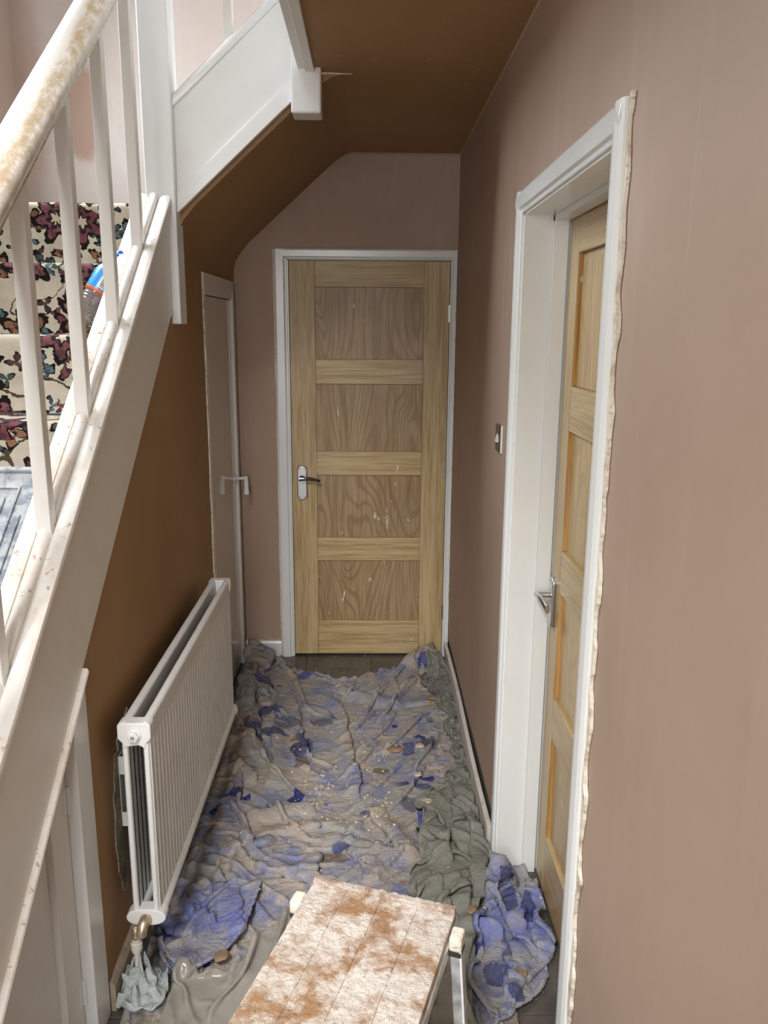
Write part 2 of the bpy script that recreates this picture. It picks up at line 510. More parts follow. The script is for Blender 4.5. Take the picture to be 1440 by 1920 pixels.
class MB:
    def __init__(s):
        s.v, s.f, s.uv = [], [], None

    def add(s, verts, faces):
        b = len(s.v)
        s.v += [tuple(map(float, p)) for p in verts]
        s.f += [tuple(b + i for i in f) for f in faces]
        return s

    def box(s, x0, x1, y0, y1, z0, z1):
        x0, x1 = min(x0, x1), max(x0, x1)
        y0, y1 = min(y0, y1), max(y0, y1)
        z0, z1 = min(z0, z1), max(z0, z1)
        return s.add([(x0, y0, z0), (x1, y0, z0), (x1, y1, z0), (x0, y1, z0), (x0, y0, z1), (x1, y0, z1), (x1, y1, z1), (x0, y1, z1)],
                     [(0, 3, 2, 1), (4, 5, 6, 7), (0, 1, 5, 4), (1, 2, 6, 5), (2, 3, 7, 6), (3, 0, 4, 7)])

    def prism(s, poly, axis, a, b):
        """extrude a 2D polygon along an axis; poly coords are the two other axes in xyz order"""
        n = len(poly)
        def P(p, t):
            if axis == 'x':
                return (t, p[0], p[1])
            if axis == 'y':
                return (p[0], t, p[1])
            return (p[0], p[1], t)
        vs = [P(p, a) for p in poly] + [P(p, b) for p in poly]
        fs = [tuple(range(n)), tuple(range(2 * n - 1, n - 1, -1))]
        fs += [(i, i + n, (i + 1) % n + n, (i + 1) % n) for i in range(n)]
        return s.add(vs, fs)

    def sweep(s, ring_fn, ts, closed=True, caps=True):
        """ring_fn(t) -> list of 3D points"""
        rings = [ring_fn(t) for t in ts]
        n = len(rings[0])
        vs = [p for r in rings for p in r]
        fs = []
        for k in range(len(rings) - 1):
            for i in range(n if closed else n - 1):
                j = (i + 1) % n
                fs.append((k * n + i, k * n + j, (k + 1) * n + j, (k + 1) * n + i))
        if caps and closed:
            fs.append(tuple(range(n - 1, -1, -1)))
            fs.append(tuple((len(rings) - 1) * n + i for i in range(n)))
        return s.add(vs, fs)

    def tube(s, pts, rad, seg=12, caps=True):
        pts = [Vector(p) for p in pts]
        n = len(pts)
        rads = rad if isinstance(rad, (list, tuple)) else [rad] * n
        rings = []
        t0 = (pts[1] - pts[0]).normalized()
        ref = Vector((0, 0, 1)) if abs(t0.z) < 0.9 else Vector((1, 0, 0))
        nv = t0.cross(ref).normalized()
        for i in range(n):
            a, b = pts[max(0, i - 1)], pts[min(n - 1, i + 1)]
            t = (b - a).normalized()
            nv = (nv - t * nv.dot(t)).normalized()
            bv = t.cross(nv)
            rings.append([pts[i] + (nv * math.cos(2 * PI * k / seg) + bv * math.sin(2 * PI * k / seg)) * rads[i] for k in range(seg)])
        it = iter(rings)
        return s.sweep(lambda t: next(it), range(n), True, caps)

    def lathe(s, prof, origin=(0, 0, 0), axis=(0, 0, 1), seg=24):
        ax = Vector(axis).normalized()
        ref = Vector((0, 0, 1)) if abs(ax.z) < 0.9 else Vector((1, 0, 0))
        u = ax.cross(ref).normalized()
        w = ax.cross(u)
        o = Vector(origin)
        it = iter(prof)
        def ring(_):
            r, h = next(it)
            return [o + ax * h + (u * math.cos(2 * PI * k / seg) + w * math.sin(2 * PI * k / seg)) * max(r, 1e-5) for k in range(seg)]
        return s.sweep(ring, range(len(prof)))

    def grid(s, P, flip=False):
        ny, nx = P.shape[:2]
        b = len(s.v)
        s.v += [tuple(map(float, p)) for p in P.reshape(-1, 3)]
        for j in range(ny - 1):
            for i in range(nx - 1):
                q = (b + j * nx + i, b + j * nx + i + 1, b + (j + 1) * nx + i + 1, b + (j + 1) * nx + i)
                s.f.append(q[::-1] if flip else q)
        return s


WM = {}


def obj(name, mb, mat, parent=None, local=False, smooth=False, bevel=0.0, seg=2, fixn=True):
    """link ONE mesh object; world-space vertices are moved into the parent's frame unless local"""
    me = bpy.data.meshes.new(name)
    vs = mb.v
    if parent is not None:
        pm = WM.get(parent.name, Matrix.Identity(4))
        if not local:
            inv = pm.inverted()
            vs = [tuple(inv @ Vector(v)) for v in vs]
        loc = Vector((0, 0, 0))
    else:
        a = np.array(vs)
        loc = Vector(((a[:, 0].min() + a[:, 0].max()) / 2, (a[:, 1].min() + a[:, 1].max()) / 2, a[:, 2].min()))
        vs = [(v[0] - loc.x, v[1] - loc.y, v[2] - loc.z) for v in vs]
    me.from_pydata(vs, [], mb.f)
    if fixn:
        bm = bmesh.new()
        bm.from_mesh(me)
        bmesh.ops.recalc_face_normals(bm, faces=bm.faces)
        bm.to_mesh(me)
        bm.free()
    me.update()
    if smooth is not False:
        me.polygons.foreach_set('use_smooth', [True] * len(me.polygons))
        if smooth is not True:
            me.set_sharp_from_angle(angle=math.radians(smooth))
    me.materials.append(M[mat] if isinstance(mat, str) else mat)
    o = bpy.data.objects.new(name, me)
    COL.objects.link(o)
    if parent is not None:
        o.parent = parent
        WM[o.name] = WM.get(parent.name, Matrix.Identity(4))
    else:
        o.location = loc
        WM[o.name] = Matrix.Translation(loc)
    if bevel:
        b = o.modifiers.new('soft_edge', 'BEVEL')
        b.width = bevel
        b.segments = seg
        b.limit_method = 'ANGLE'
        b.angle_limit = math.radians(40)
    return o


def empty(name, loc=(0, 0, 0), rot=(0, 0, 0)):
    o = bpy.data.objects.new(name, None)
    o.empty_display_size = 0.1
    COL.objects.link(o)
    o.location = loc
    o.rotation_euler = rot
    from mathutils import Euler
    WM[o.name] = Matrix.Translation(Vector(loc)) @ Euler(rot).to_matrix().to_4x4()
    return o


def tag(o, label=None, cat=None, group=None, kind=None):
    if label:
        o['label'] = label
    if cat:
        o['category'] = cat
    if group:
        o['group'] = group
    if kind:
        o['kind'] = kind
    return o


def structure(o, label, cat):
    return tag(o, label, cat, None, 'structure')


def fbm(x, y, z=0.0, oct_=3):
    return mnoise.fractal(Vector((x, y, z)), 1.0, 2.0, oct_)


# ------------------------------------------------------------------ main dimensions
XR = 0.412      # right wall
XL = -0.650     # wall under the stairs
XS = -1.600     # far wall of the stairwell
YB = 4.000      # end wall
YF = -1.100     # front wall
ZC = 2.465      # hall ceiling
ZU = 2.690      # upper floor
ZT = 5.000      # upper ceiling
RISE, GOING, NR = 0.207, 0.264, 10
Y0, Z0 = 2.79, 2.07     # nosing of the quarter landing


def string_low(y):
    return 0.903 + 0.785 * (y - 1.684)


def cap_z(y):
    return 1.396 + 0.778 * (y - 1.865)


# ------------------------------------------------------------------ room shell
# floor: dark tiles over a grout bed
fl = obj('floor', MB().box(XS, 0.6, YF, YB + 0.06, -0.06, -0.004), 'grout')
structure(fl, 'dark brown tiled hall floor, bare by the end door', 'floor')
TS = 0.333
tile_mesh = None
for ix in range(4):
    for iy in range(9):
        x0 = -0.655 + ix * TS
        y0 = 4.035 - (iy + 1) * TS
        if x0 > 0.5:
            continue
        g = 0.0025
        x1 = min(x0 + TS, 0.575)
        y1 = y0 + TS
        obj('tile', MB().box(x0 + g, x1 - g, y0 + g, y1 - g, -0.004, 0.0), 'wet_tile', fl, bevel=0.0012, seg=1)

# right wall with its doorway
DY0, DY1, DZ = 1.418, 2.292, 1.992
w = MB().box(XR, 0.585, YF, DY0, 0, ZU).box(XR, 0.585, DY1, YB + 0.12, 0, ZU).box(XR, 0.585, DY0, DY1, DZ, ZU)
wr = obj('wall_right', w, 'plaster')
structure(wr, 'freshly skimmed pink-brown plaster wall on the right with a doorway', 'wall')

# end wall: hall part with its doorway and the stairwell part above and behind the stairs
BX0, BX1, BZ = -0.40, 0.386, 1.996
w = MB().box(XL - 0.05, BX0, YB, YB + 0.12, 0, 2.75).box(BX1, 0.6, YB, YB + 0.12, 0, 2.75).box(BX0, BX1, YB, YB + 0.12, BZ, 2.75)
wb = obj('wall_back', w, 'plaster')
structure(wb, 'brown plaster end wall of the hall around the oak door', 'wall')
# stairwell portion (its own tone of drying plaster), upper area over the flight
sw = MB().box(XS - 0.1, XL - 0.05, YB, YB + 0.12, 0, ZT).box(XL - 0.05, 0.6, YB, YB + 0.12, 2.75, ZT)
# piece seen above the upper flight, over the sloping soffit
sw.prism([(XL - 0.05, 2.03), (-0.62, 2.06), (-0.22, 2.42), (-0.12, 2.50), (-0.10, 2.76), (XL - 0.05, 2.76)], 'y', YB - 0.006, YB + 0.01)
wsb = obj('wall_stair_back', sw, 'plaster_stair')
structure(wsb, 'pale pink drying plaster wall behind the stair landing', 'wall')
# stairwell side wall with window opening
WY0, WY1, WZ0, WZ1 = 2.35, 3.45, 2.62, 3.85
w = MB().box(XS - 0.12, XS, YF, WY0, 0, ZT).box(XS - 0.12, XS, WY1, YB + 0.12, 0, ZT)
w.box(XS - 0.12, XS, WY0, WY1, 0, WZ0).box(XS - 0.12, XS, WY0, WY1, WZ1, ZT)
structure(obj('wall_stair_left', w, 'plaster_stair'), 'plaster side wall of the stairwell with the landing window', 'wall')
# front wall with glazed door opening
FX0, FX1, FZ = -0.94, 0.06, 2.32
UX_0, UX_1, UZ_0, UZ_1 = -1.40, -0.30, 3.12, 4.40
w = MB().box(XS - 0.12, FX0, YF - 0.12, YF, 0, FZ).box(FX1, 0.7, YF - 0.12, YF, 0, FZ).box(XS - 0.12, 0.7, YF - 0.12, YF, FZ, UZ_0)
w.box(XS - 0.12, UX_0, YF - 0.12, YF, UZ_0, UZ_1).box(UX_1, 0.7, YF - 0.12, YF, UZ_0, UZ_1).box(XS - 0.12, 0.7, YF - 0.12, YF, UZ_1, ZT)
structure(obj('wall_front', w, 'plaster'), 'plaster wall around the front door behind the viewer', 'wall')
# upper storey box
w = MB().box(0.6, 0.7, YF, YB + 0.12, ZU - 0.3, ZT)
structure(obj('wall_upper_right', w, 'plaster_stair'), 'plaster wall of the upper landing', 'wall')
structure(obj('ceiling_upper', MB().box(XS - 0.12, 0.7, YF - 0.12, YB + 0.12, ZT, ZT + 0.05), 'plaster_stair'), 'ceiling over the stairwell', 'ceiling')

# hall ceiling: slab beside the stairwell opening, coved into the walls
XO = -0.176
c = MB().box(XO, 0.6, YF, 2.80, ZC, ZU).box(-0.10, 0.6, 2.80, YB + 0.1, ZC, ZU)


def cove(mb, along, a, b, cx, cz, sx, r, n=6):
    """concave fillet in the corner (cx,cz); sx -1: wall on +side"""
    pts = [(cx, cz)] + [(cx + sx * (r - r * math.sin(t)), cz - (r - r * math.cos(t))) for t in [k / n * PI / 2 for k in range(n + 1)]]
    mb.prism(pts, along, a, b)


cv = MB()
cove(cv, 'y', YF, YB, XR + 0.002, ZC + 0.002, -1, 0.014)
obj('cove', cv, 'plaster', wr, smooth=35)
pts = [(YB + 0.002, ZC + 0.002)] + [(YB + 0.002 - (0.03 - 0.03 * math.sin(t)), ZC + 0.002 - (0.03 - 0.03 * math.cos(t))) for t in [k / 6 * PI / 2 for k in range(7)]]
obj('cove', MB().prism(pts, 'x', -0.14, XR), 'plaster', wb, smooth=35)
structure(obj('ceiling', c, 'plaster_shaded', smooth=35), 'plaster ceiling of the hall, coloured dark brown for shade', 'ceiling')

# sloping soffit under the upper flight
prof = [(XL + 0.001, 1.90), (XL + 0.004, 1.945), (-0.635, 1.985), (-0.610, 2.025), (-0.572, 2.068), (-0.40, 2.222), (-0.22, 2.382), (-0.165, 2.428), (-0.13, 2.452), (-0.09, ZC + 0.0005)]
back = [(p[0] - 0.03, p[1] + 0.05) for p in prof[::-1]]
structure(obj('ceiling_slope', MB().prism(prof + back, 'y', 2.806, YB + 0.05), 'plaster_shaded', smooth=40), 'sloping plaster soffit under the upper stair flight', 'ceiling')

# wall under the stairs
CY0, CY1, CZ = 3.262, 3.93, 1.838
wl = MB()
wl.prism([(1.715, 0), (CY0, 0), (CY0, 2.0), (2.80, 2.0), (2.80, string_low(2.70) + 0.05), (1.715, string_low(1.715) + 0.05)], 'x', XL - 0.05, XL)
wl.box(XL - 0.05, XL, CY0, YB, CZ, 2.0)
wl.box(XL - 0.05, XL, CY1, YB, 0, CZ)
wleft = obj('wall_left', wl, 'plaster_shaded')
structure(wleft, 'plaster wall under the stairs behind the radiator, coloured dark brown for shade', 'wall')
# bare, un-skimmed patch behind the radiator end
ring = []
for k in range(64):
    a = 2 * PI * k / 64
    rr = 1 + 0.20 * fbm(math.cos(a) * 2.2, math.sin(a) * 2.2, 3, 2) + 0.09 * fbm(math.cos(a) * 11, math.sin(a) * 11, 5, 3)
    ring.append((1.985 + 0.135 * rr * math.cos(a) * (1 if abs(math.cos(a)) > .5 else 1.1), 0.42 + 0.25 * rr * math.sin(a)))
obj('bare_patch', MB().prism(ring, 'x', XL - 0.001, XL + 0.003), 'bare_wall', wleft)


def ragged(p0, p1, width_dir, wid, out_dir, thick, n=70, seed=0.0, jag=0.6, freq=9.0):
    """strip with an uneven outer edge running p0 -> p1"""
    p0, p1 = Vector(p0), Vector(p1)
    wd, od = Vector(width_dir).normalized(), Vector(out_dir).normalized()
    mb = MB()
    it = range(n)
    def ring(k):
        t = k / (n - 1)
        p = p0.lerp(p1, t)
        ww = wid * (1 - jag * 0.5 + jag * fbm(t * freq + seed, seed * 3.1, 0.3, 4))
        ww = max(0.1 * wid, ww)
        th = thick * (0.6 + 0.5 * abs(fbm(t * 14 + seed, 2.2, seed, 3)))
        return [p, p + wd * ww, p + wd * ww * 0.9 + od * th, p + od * th]
    return mb.sweep(ring, it)


# ------------------------------------------------------------------ four-panel oak doors
RAILS = [(0.0, 0.182), (0.509, 0.629), (0.953, 1.072), (1.405, 1.523), (1.861, 1.981)]
GAPS = [(0.182, 0.509), (0.629, 0.953), (1.072, 1.405), (1.523, 1.861)]


def panel_door(name, loc, rotz, W, mats, swide=0.122, recess=0.010, bead=None):
    """local frame: x across, z up, face looking to -y"""
    d = empty(name, loc, (0, 0, rotz))
    T = 0.040
    st, ra, pa = mats
    for x0, x1 in ((0, swide), (W - swide, W)):
        obj('stile', MB().box(x0, x1, 0, T, 0, 1.981), st, d, True, bevel=0.0015)
    for z0, z1 in RAILS:
        obj('rail', MB().box(swide + 0.0006, W - swide - 0.0006, 0.0004, T, z0 + (0 if z0 == 0 else 0.0), z1), ra, d, True, bevel=0.0015)
    for z0, z1 in GAPS:
        obj('panel', MB().box(swide + 0.001, W - swide - 0.001, recess, T - 0.01, z0 + 0.001, z1 - 0.001), pa, d, True)
        if bead:
            b = MB()
            for x0, x1 in ((swide + 0.0008, swide + 0.004), (W - swide - 0.004, W - swide - 0.0008)):
                b.box(x0, x1, 0.0015, recess, z0 + 0.001, z1 - 0.001)
            obj('panel_bead', b, bead, d, True)
    return d


d1 = panel_door('door_1', (-0.388, YB + 0.006, 0.010), 0, 0.766, ('oak_stile', 'oak_rail', 'oak_panel'))
structure(d1, 'closed oak door with four stacked panels at the end of the hall', 'door')


def rounded_rect(w, h, r, n=6):
    pts = []
    for cx, cz, a0 in ((w / 2 - r, h / 2 - r, 0), (-w / 2 + r, h / 2 - r, PI / 2), (-w / 2 + r, -h / 2 + r, PI), (w / 2 - r, -h / 2 + r, 1.5 * PI)):
        for k in range(n + 1):
            a = a0 + k / n * PI / 2
            pts.append((cx + r * math.cos(a), cz + r * math.sin(a)))
    return pts


def lever_set(door, cx, cz, direction, mats, slim=False):
    plate_m, lever_m = mats
    pw = 0.044 if not slim else 0.040
    ph = 0.170 if not slim else 0.152
    rim = obj('handle_rim', MB().prism([(cx + a * 1.16, cz + b * 1.04) for a, b in rounded_rect(pw, ph, pw * 0.46)], 'y', -0.0025, 0.0005), 'dark_chrome' if not slim else plate_m, door, True, bevel=0.001)
    pl = obj('handle_plate', MB().prism([(cx + a, cz + b) for a, b in rounded_rect(pw, ph, pw * 0.44)], 'y', -0.009 if not slim else -0.012, -0.0025), plate_m, door, True, smooth=35, bevel=0.0025, seg=3)
    for sx in (-1, 1):
        for sz in (-1, 1):
            obj('screw', MB().lathe([(0.0028, 0), (0.0028, 0.0012), (0.0, 0.0014)], (cx + sx * pw * 0.30, -0.009 if not slim else -0.012, cz + sz * ph * 0.42), (0, -1, 0), 10), 'dark_chrome', pl, True)
    zc = cz + ph * 0.155
    m = MB()
    m.lathe([(0.0125, 0), (0.0125, 0.004), (0.0088, 0.007), (0.0088, 0.040)], (cx, -0.009, zc), (0, -1, 0), 18)
    obj('spindle', m, lever_m, door, True, smooth=40)
    m = MB()
    L = 0.092
    n = 14
    def ring(k):
        t = k / (n - 1)
        x = cx + direction * (-0.012 + t * (L + 0.012))
        z = zc + 0.004 * math.sin(t * PI) - 0.012 * t * t
        y = -0.052 + 0.012 * t * t
        hh = 0.0105 - 0.004 * t if not slim else 0.0085 + 0.004 * t
        dd = 0.0060 + (0.0015 if slim else -0.001) * t
        return [(x, y + dd * math.sin(a), z + hh * math.cos(a)) for a in [2 * PI * q / 12 for q in range(12)]]
    m.sweep(ring, range(n))
    obj('lever', m, lever_m, door, True, smooth=50)
    return pl


lever_set(d1, 0.049, 0.914, 1, ('satin_plate', 'dark_chrome'))
for z in (0.235, 0.985, 1.742):
    h = obj('hinge', MB().box(0.7615, 0.7665, -0.004, 0.03, z - 0.038, z + 0.038).tube([(0.768, -0.003, z - 0.04), (0.768, -0.003, z + 0.04)], 0.0045, 10), 'chrome', d1, True, smooth=40)
# dabs of plaster flung on the door
for (x, z, w_, h_, rot, mt) in [(0.055 + 0.175, 1.245, 0.004, 0.065, 0.05, 'cream_flake'), (0.475, 0.715, 0.009, 0.045, 0.06, 'cream_flake'), (0.475, 0.765, 0.004, 0.025, 0, 'cream_flake'),
                                (0.255, 0.315, 0.003, 0.03, -0.15, 'label_white'), (0.515, 0.905, 0.006, 0.010, 0.2, 'cream_flake'), (0.525, 0.985, 0.0025, 0.024, -0.2, 'label_white'), (0.583, 0.72, 0.003, 0.007, 0.3, 'label_white')]:
    yb = 0.010 if any(a < z < b for a, b in GAPS) and 0.122 < x < 0.644 else 0.0004
    pts = []
    for k in range(14):
        a = 2 * PI * k / 14
        px, pz = math.cos(a) * w_ * (0.8 + 0.3 * math.sin(3 * a)), math.sin(a) * h_
        pts.append((x + px * math.cos(rot) - pz * math.sin(rot), z + px * math.sin(rot) + pz * math.cos(rot)))
    obj('plaster_splash', MB().prism(pts, 'y', yb - 0.0012, yb + 0.0005), mt, d1, True)

# frame of the end door
t1 = empty('trim_1', (0, YB, 0))
structure(t1, 'white painted frame round the end oak door, edges ragged with plaster', 'door frame')


def arch_profile(sx):
    return [(0, 0), (0.062 * sx, 0), (0.062 * sx, 0.010), (0.052 * sx, 0.018), (0.014 * sx, 0.016), (0.010 * sx, 0.010), (0.0, 0.010)]


# left leg, right leg (squeezed against the corner), head
obj('jamb', MB().prism([(-0.456, YB + 0.0), (-0.456, YB - 0.012), (-0.447, YB - 0.018), (-0.412, YB - 0.017), (-0.406, YB - 0.010), (-0.397, YB - 0.010), (-0.397, YB + 0.0)], 'z', 0.0, 2.042), 'white_gloss', t1, bevel=0.0015)
obj('jamb', MB().prism([(0.409, YB), (0.409, YB - 0.016), (0.391, YB - 0.016), (0.387, YB - 0.010), (0.3835, YB - 0.010), (0.3835, YB)], 'z', 0.0, 2.042), 'white_gloss', t1, bevel=0.0015)
obj('head', MB().prism([(YB, 1.9975), (YB - 0.010, 1.9975), (YB - 0.010, 2.004), (YB - 0.017, 2.008), (YB - 0.018, 2.036), (YB - 0.012, 2.044), (YB, 2.044)], 'x', -0.4465, 0.392), 'white_gloss', t1, bevel=0.0015)
lin = MB().box(BX0, -0.3905, YB - 0.0, YB + 0.10, 0, 1.998).box(0.3805, BX1, YB, YB + 0.10, 0, 1.998).box(BX0, BX1, YB, YB + 0.10, 1.9935, BZ + 0.004)
obj('lining', lin, 'white_gloss', t1)
obj('door_stop', MB().box(BX0, BX1, YB + 0.048, YB + 0.11, 0, 1.996), 'gap_dark', t1)
obj('ragged_edge', ragged((0.4095, YB - 0.002, 0.06), (0.4095, YB - 0.002, 2.03), (0, -1, 0), 0.022, (-1, 0, 0), 0.006, 90, 1.3), 'ragged_cream', t1)
obj('ragged_edge', ragged((-0.456, YB - 0.001, 0.1), (-0.456, YB - 0.001, 2.04), (-1, 0, 0), 0.007, (0, -1, 0), 0.004, 90, 4.3), 'ragged_cream', t1)

# right-hand door, set deep in its doorway
d2 = panel_door('door_2', (0.530, 2.247, 0.012), -PI / 2, 0.792, ('oak2_stile', 'oak2_rail', 'oak2_panel'), 0.092, 0.013, 'oak2_bead')
structure(d2, 'closed oak panel door deep in the doorway on the right', 'door')
lever_set(d2, 0.040, 0.905, 1, ('chrome', 'chrome'), True)

t2 = empty('trim_2', (XR, 1.85, 0))
structure(t2, 'white painted frame of the right-hand doorway with ragged plaster edge', 'door frame')


def arch_leg_y(y_in, sgn, x0):
    """architrave section in (x,y): sgn +1 leg extends to +y"""
    return [(x0, y_in), (x0 - 0.009, y_in), (x0 - 0.010, y_in + sgn * 0.008), (x0 - 0.017, y_in + sgn * 0.013), (x0 - 0.019, y_in + sgn * 0.03),
            (x0 - 0.017, y_in + sgn * 0.050), (x0 - 0.012, y_in + sgn * 0.060), (x0, y_in + sgn * 0.062)]


obj('architrave', MB().prism(arch_leg_y(2.282, 1, XR), 'z', 0, 2.0405), 'white_jamb', t2, bevel=0.0012)
obj('architrave', MB().prism(arch_leg_y(1.440, -1, XR), 'z', 0, 2.0405), 'white_jamb', t2, bevel=0.0012)
zin = 1.984
hp = [(XR, zin), (XR - 0.009, zin), (XR - 0.010, zin + 0.008), (XR - 0.017, zin + 0.013), (XR - 0.0195, zin + 0.03), (XR - 0.017, zin + 0.048), (XR - 0.012, zin + 0.056), (XR, zin + 0.058)]
obj('architrave_head', MB().prism([(p[0], p[1]) for p in hp], 'y', 1.389, 2.335), 'white_jamb', t2, bevel=0.0012)
obj('lining', MB().box(XR - 0.002, 0.585, 2.272, DY1, 0, 1.992).box(XR - 0.002, 0.585, DY0, 1.430, 0, 1.992).box(XR - 0.002, 0.585, DY0, DY1, 1.978, 1.994), 'white_jamb', t2)
obj('door_stop', MB().box(0.487, 0.526, 2.254, 2.272, 0, 1.978).box(0.487, 0.526, 1.43, 1.446, 0, 1.978).box(0.487, 0.526, 1.43, 2.272, 1.962, 1.978), 'white_jamb', t2, bevel=0.001)
obj('backing', MB().box(0.575, 0.59, DY0, DY1, 0, 1.99), 'gap_dark', t2)
obj('ragged_edge', ragged((XR - 0.001, 1.380, 0.0), (XR - 0.001, 1.380, 2.045), (0, -1, 0), 0.020, (-1, 0, 0), 0.009, 240, 7.7, 0.8, 31.0), 'ragged_cream', t2)
obj('ragged_edge', ragged((XR - 0.001, 2.344, 0.12), (XR - 0.001, 2.344, 2.04), (0, 1, 0), 0.005, (-1, 0, 0), 0.004, 90, 2.2), 'ragged_cream', t2)

# ------------------------------------------------------------------ glossy cupboard door under the landing
d3 = empty('door_3', (XL, 3.6, 0))
structure(d3, 'tall glossy flush cupboard door in the left wall before the corner', 'door')
obj('leaf', MB().box(XL - 0.035, XL - 0.004, CY0 + 0.033, CY1 - 0.032, 0.01, CZ - 0.036), 'cupboard_gloss', d3, bevel=0.001)
obj('handle_plate', MB().lathe([(0.0005, 0), (0.021, 0), (0.021, 0.003), (0.017, 0.006), (0.008, 0.007)], (XL - 0.004, 3.868, 0.965), (1, 0, 0), 20), 'plastic_white', d3, smooth=40)
m = MB()
m.tube([(XL + 0.002, 3.868, 0.968), (XL + 0.020, 3.868, 0.969), (XL + 0.052, 3.868, 0.973)], [0.0075, 0.0075, 0.0085], 12)
m.sweep(lambda k: [(XL + 0.053 + 0.0035 * 0 + dx * (0.0065 + 0.0045 * k), 3.868 + dy * 0.008, 0.980 - 0.088 * k + (0.004 if k == 0 else 0) * 0) for dx, dy in ((-1, -1), (1, -1), (1, 1), (-1, 1))], (0, 0.5, 1.0))
obj('lever', m, 'plastic_white', d3, smooth=35)
t3 = empty('trim_3', (XL, 3.6, 0))
structure(t3, 'painted frame round the narrow cupboard door, plaster-chipped edge', 'door frame')
fw = 0.036
obj('jamb', MB().box(XL - 0.04, XL + 0.005, CY0 - 0.004, CY0 + 0.031, 0, CZ - 0.002), 'string_white', t3, bevel=0.001)
obj('jamb', MB().box(XL - 0.04, XL + 0.010, CY1 - 0.030, CY1 + 0.012, 0, CZ - 0.002), 'string_white', t3, bevel=0.001)
obj('head', MB().box(XL - 0.04, XL + 0.008, CY0 - 0.012, CY1 + 0.02, CZ - 0.032, CZ + 0.05), 'string_white', t3, bevel=0.001)
obj('ragged_edge', ragged((XL + 0.0, CY0 - 0.003, 0.68), (XL + 0.0, CY0 - 0.003, CZ + 0.05), (0, -1, 0), 0.016, (1, 0, 0), 0.0075, 110, 9.1, 0.7), 'ragged_cream', t3)
obj('gap', MB().box(XL - 0.034, XL - 0.006, CY0 + 0.03, CY1 - 0.03, CZ - 0.0365, CZ - 0.0325), 'gap_dark', t3)
obj('ragged_edge', ragged((XL + 0.001, CY1 + 0.012, 0.3), (XL + 0.001, CY1 + 0.012, 1.3), (0, 1, 0), 0.012, (1, 0, 0), 0.004, 70, 3.3, 0.9), 'ragged_cream', t3)

# ------------------------------------------------------------------ triangular cupboard under the lower flight
d4 = empty('door_4', (XL, 1.3, 0))
structure(d4, 'triangular white cupboard door under the lower stairs at left', 'door')


def sl(y, off=0.0):
    return string_low(y) + off


t4 = empty('trim_4', (XL, 1.3, 0))
structure(t4, 'white painted frame round the triangular cupboard under the stairs', 'door frame')
XD = XL - 0.022
obj('jamb', MB().prism([(1.630, 0), (1.718, 0), (1.718, sl(1.718, -0.002)), (1.630, sl(1.630, -0.002))], 'x', XL - 0.045, XL + 0.006), 'white_gloss', t4, bevel=0.003)
obj('sloping_bead', MB().sweep(lambda y: [(XL - 0.01, y, sl(y, 0.004)), (XL + 0.016, y, sl(y, 0.002)), (XL + 0.019, y, sl(y, -0.006)), (XL + 0.014, y, sl(y, -0.014)), (XL - 0.01, y, sl(y, -0.016))], (0.62, 1.716)), 'cap_white', t4, bevel=0.0015)
# door leaf: frame and sunk panel
obj('stile', MB().prism([(1.535, 0.03), (1.627, 0.03), (1.627, sl(1.627, -0.022)), (1.535, sl(1.535, -0.022))], 'x', XD - 0.03, XD), 'string_white', d4, bevel=0.0015)
obj('sloping_rail', MB().prism([(0.64, sl(0.64, -0.022)), (1.534, sl(1.534, -0.022)), (1.534, sl(1.534, -0.135)), (0.64, sl(0.64, -0.135))], 'x', XD - 0.03, XD), 'string_white', d4, bevel=0.0015)
obj('panel', MB().prism([(0.76, 0.10), (1.534, 0.10), (1.534, sl(1.534, -0.136)), (0.76, sl(0.76, -0.136))], 'x', XD - 0.03, XD - 0.016), 'string_white', d4)
obj('bottom_rail', MB().box(XD - 0.03, XD, 0.64, 1.534, 0.03, 0.10), 'string_white', d4, bevel=0.0015)
for z in (0.655, 0.150):
    obj('hinge', MB().tube([(XD + 0.003, 1.6285, z - 0.033), (XD + 0.003, 1.6285, z + 0.033)], 0.006, 10).box(XD - 0.002, XD + 0.0015, 1.607, 1.6285, z - 0.03, z + 0.03), 'plastic_white', d4, smooth=40)
obj('backing', MB().prism([(0.60, 0.0), (1.70, 0.0), (1.70, sl(1.70, 0.02)), (0.60, sl(0.60, 0.02))], 'x', XL - 0.075, XL - 0.056), 'gap_dark', t4)

# ------------------------------------------------------------------ skirting boards
sk = obj('baseboard_right', MB().sweep(lambda t: [(XR - 0.024 - 0.004 * math.sin(t * 5), 2.352 + t * 1.60, 0.0), (XR - 0.004 - 0.004 * math.sin(t * 5), 2.352 + t * 1.60, 0.0), (XR - 0.010 - 0.003 * math.sin(t * 7), 2.352 + t * 1.60, 0.098), (XR - 0.026 - 0.003 * math.sin(t * 7), 2.352 + t * 1.60, 0.096)], [k / 16 for k in range(17)]), 'dusty_white', bevel=0.002)
structure(sk, 'loose dusty skirting board along the right wall', 'skirting board')
gapb = obj('gap', MB().box(XR - 0.006, XR + 0.001, 2.36, 3.95, 0, 0.104), 'gap_dark', sk)
bb = obj('baseboard_back', MB().prism([(YB, 0), (YB - 0.016, 0), (YB - 0.016, 0.075), (YB - 0.010, 0.086), (YB, 0.086)], 'x', XL + 0.004, -0.457), 'white_gloss', bevel=0.001)
structure(bb, 'short white skirting board left of the end door', 'skirting board')
obj('ragged_edge', ragged((XL + 0.01, YB - 0.001, 0.085), (-0.46, YB - 0.001, 0.085), (0, 0, 1), 0.010, (0, -1, 0), 0.012, 60, 5.9), 'ragged_cream', bb)
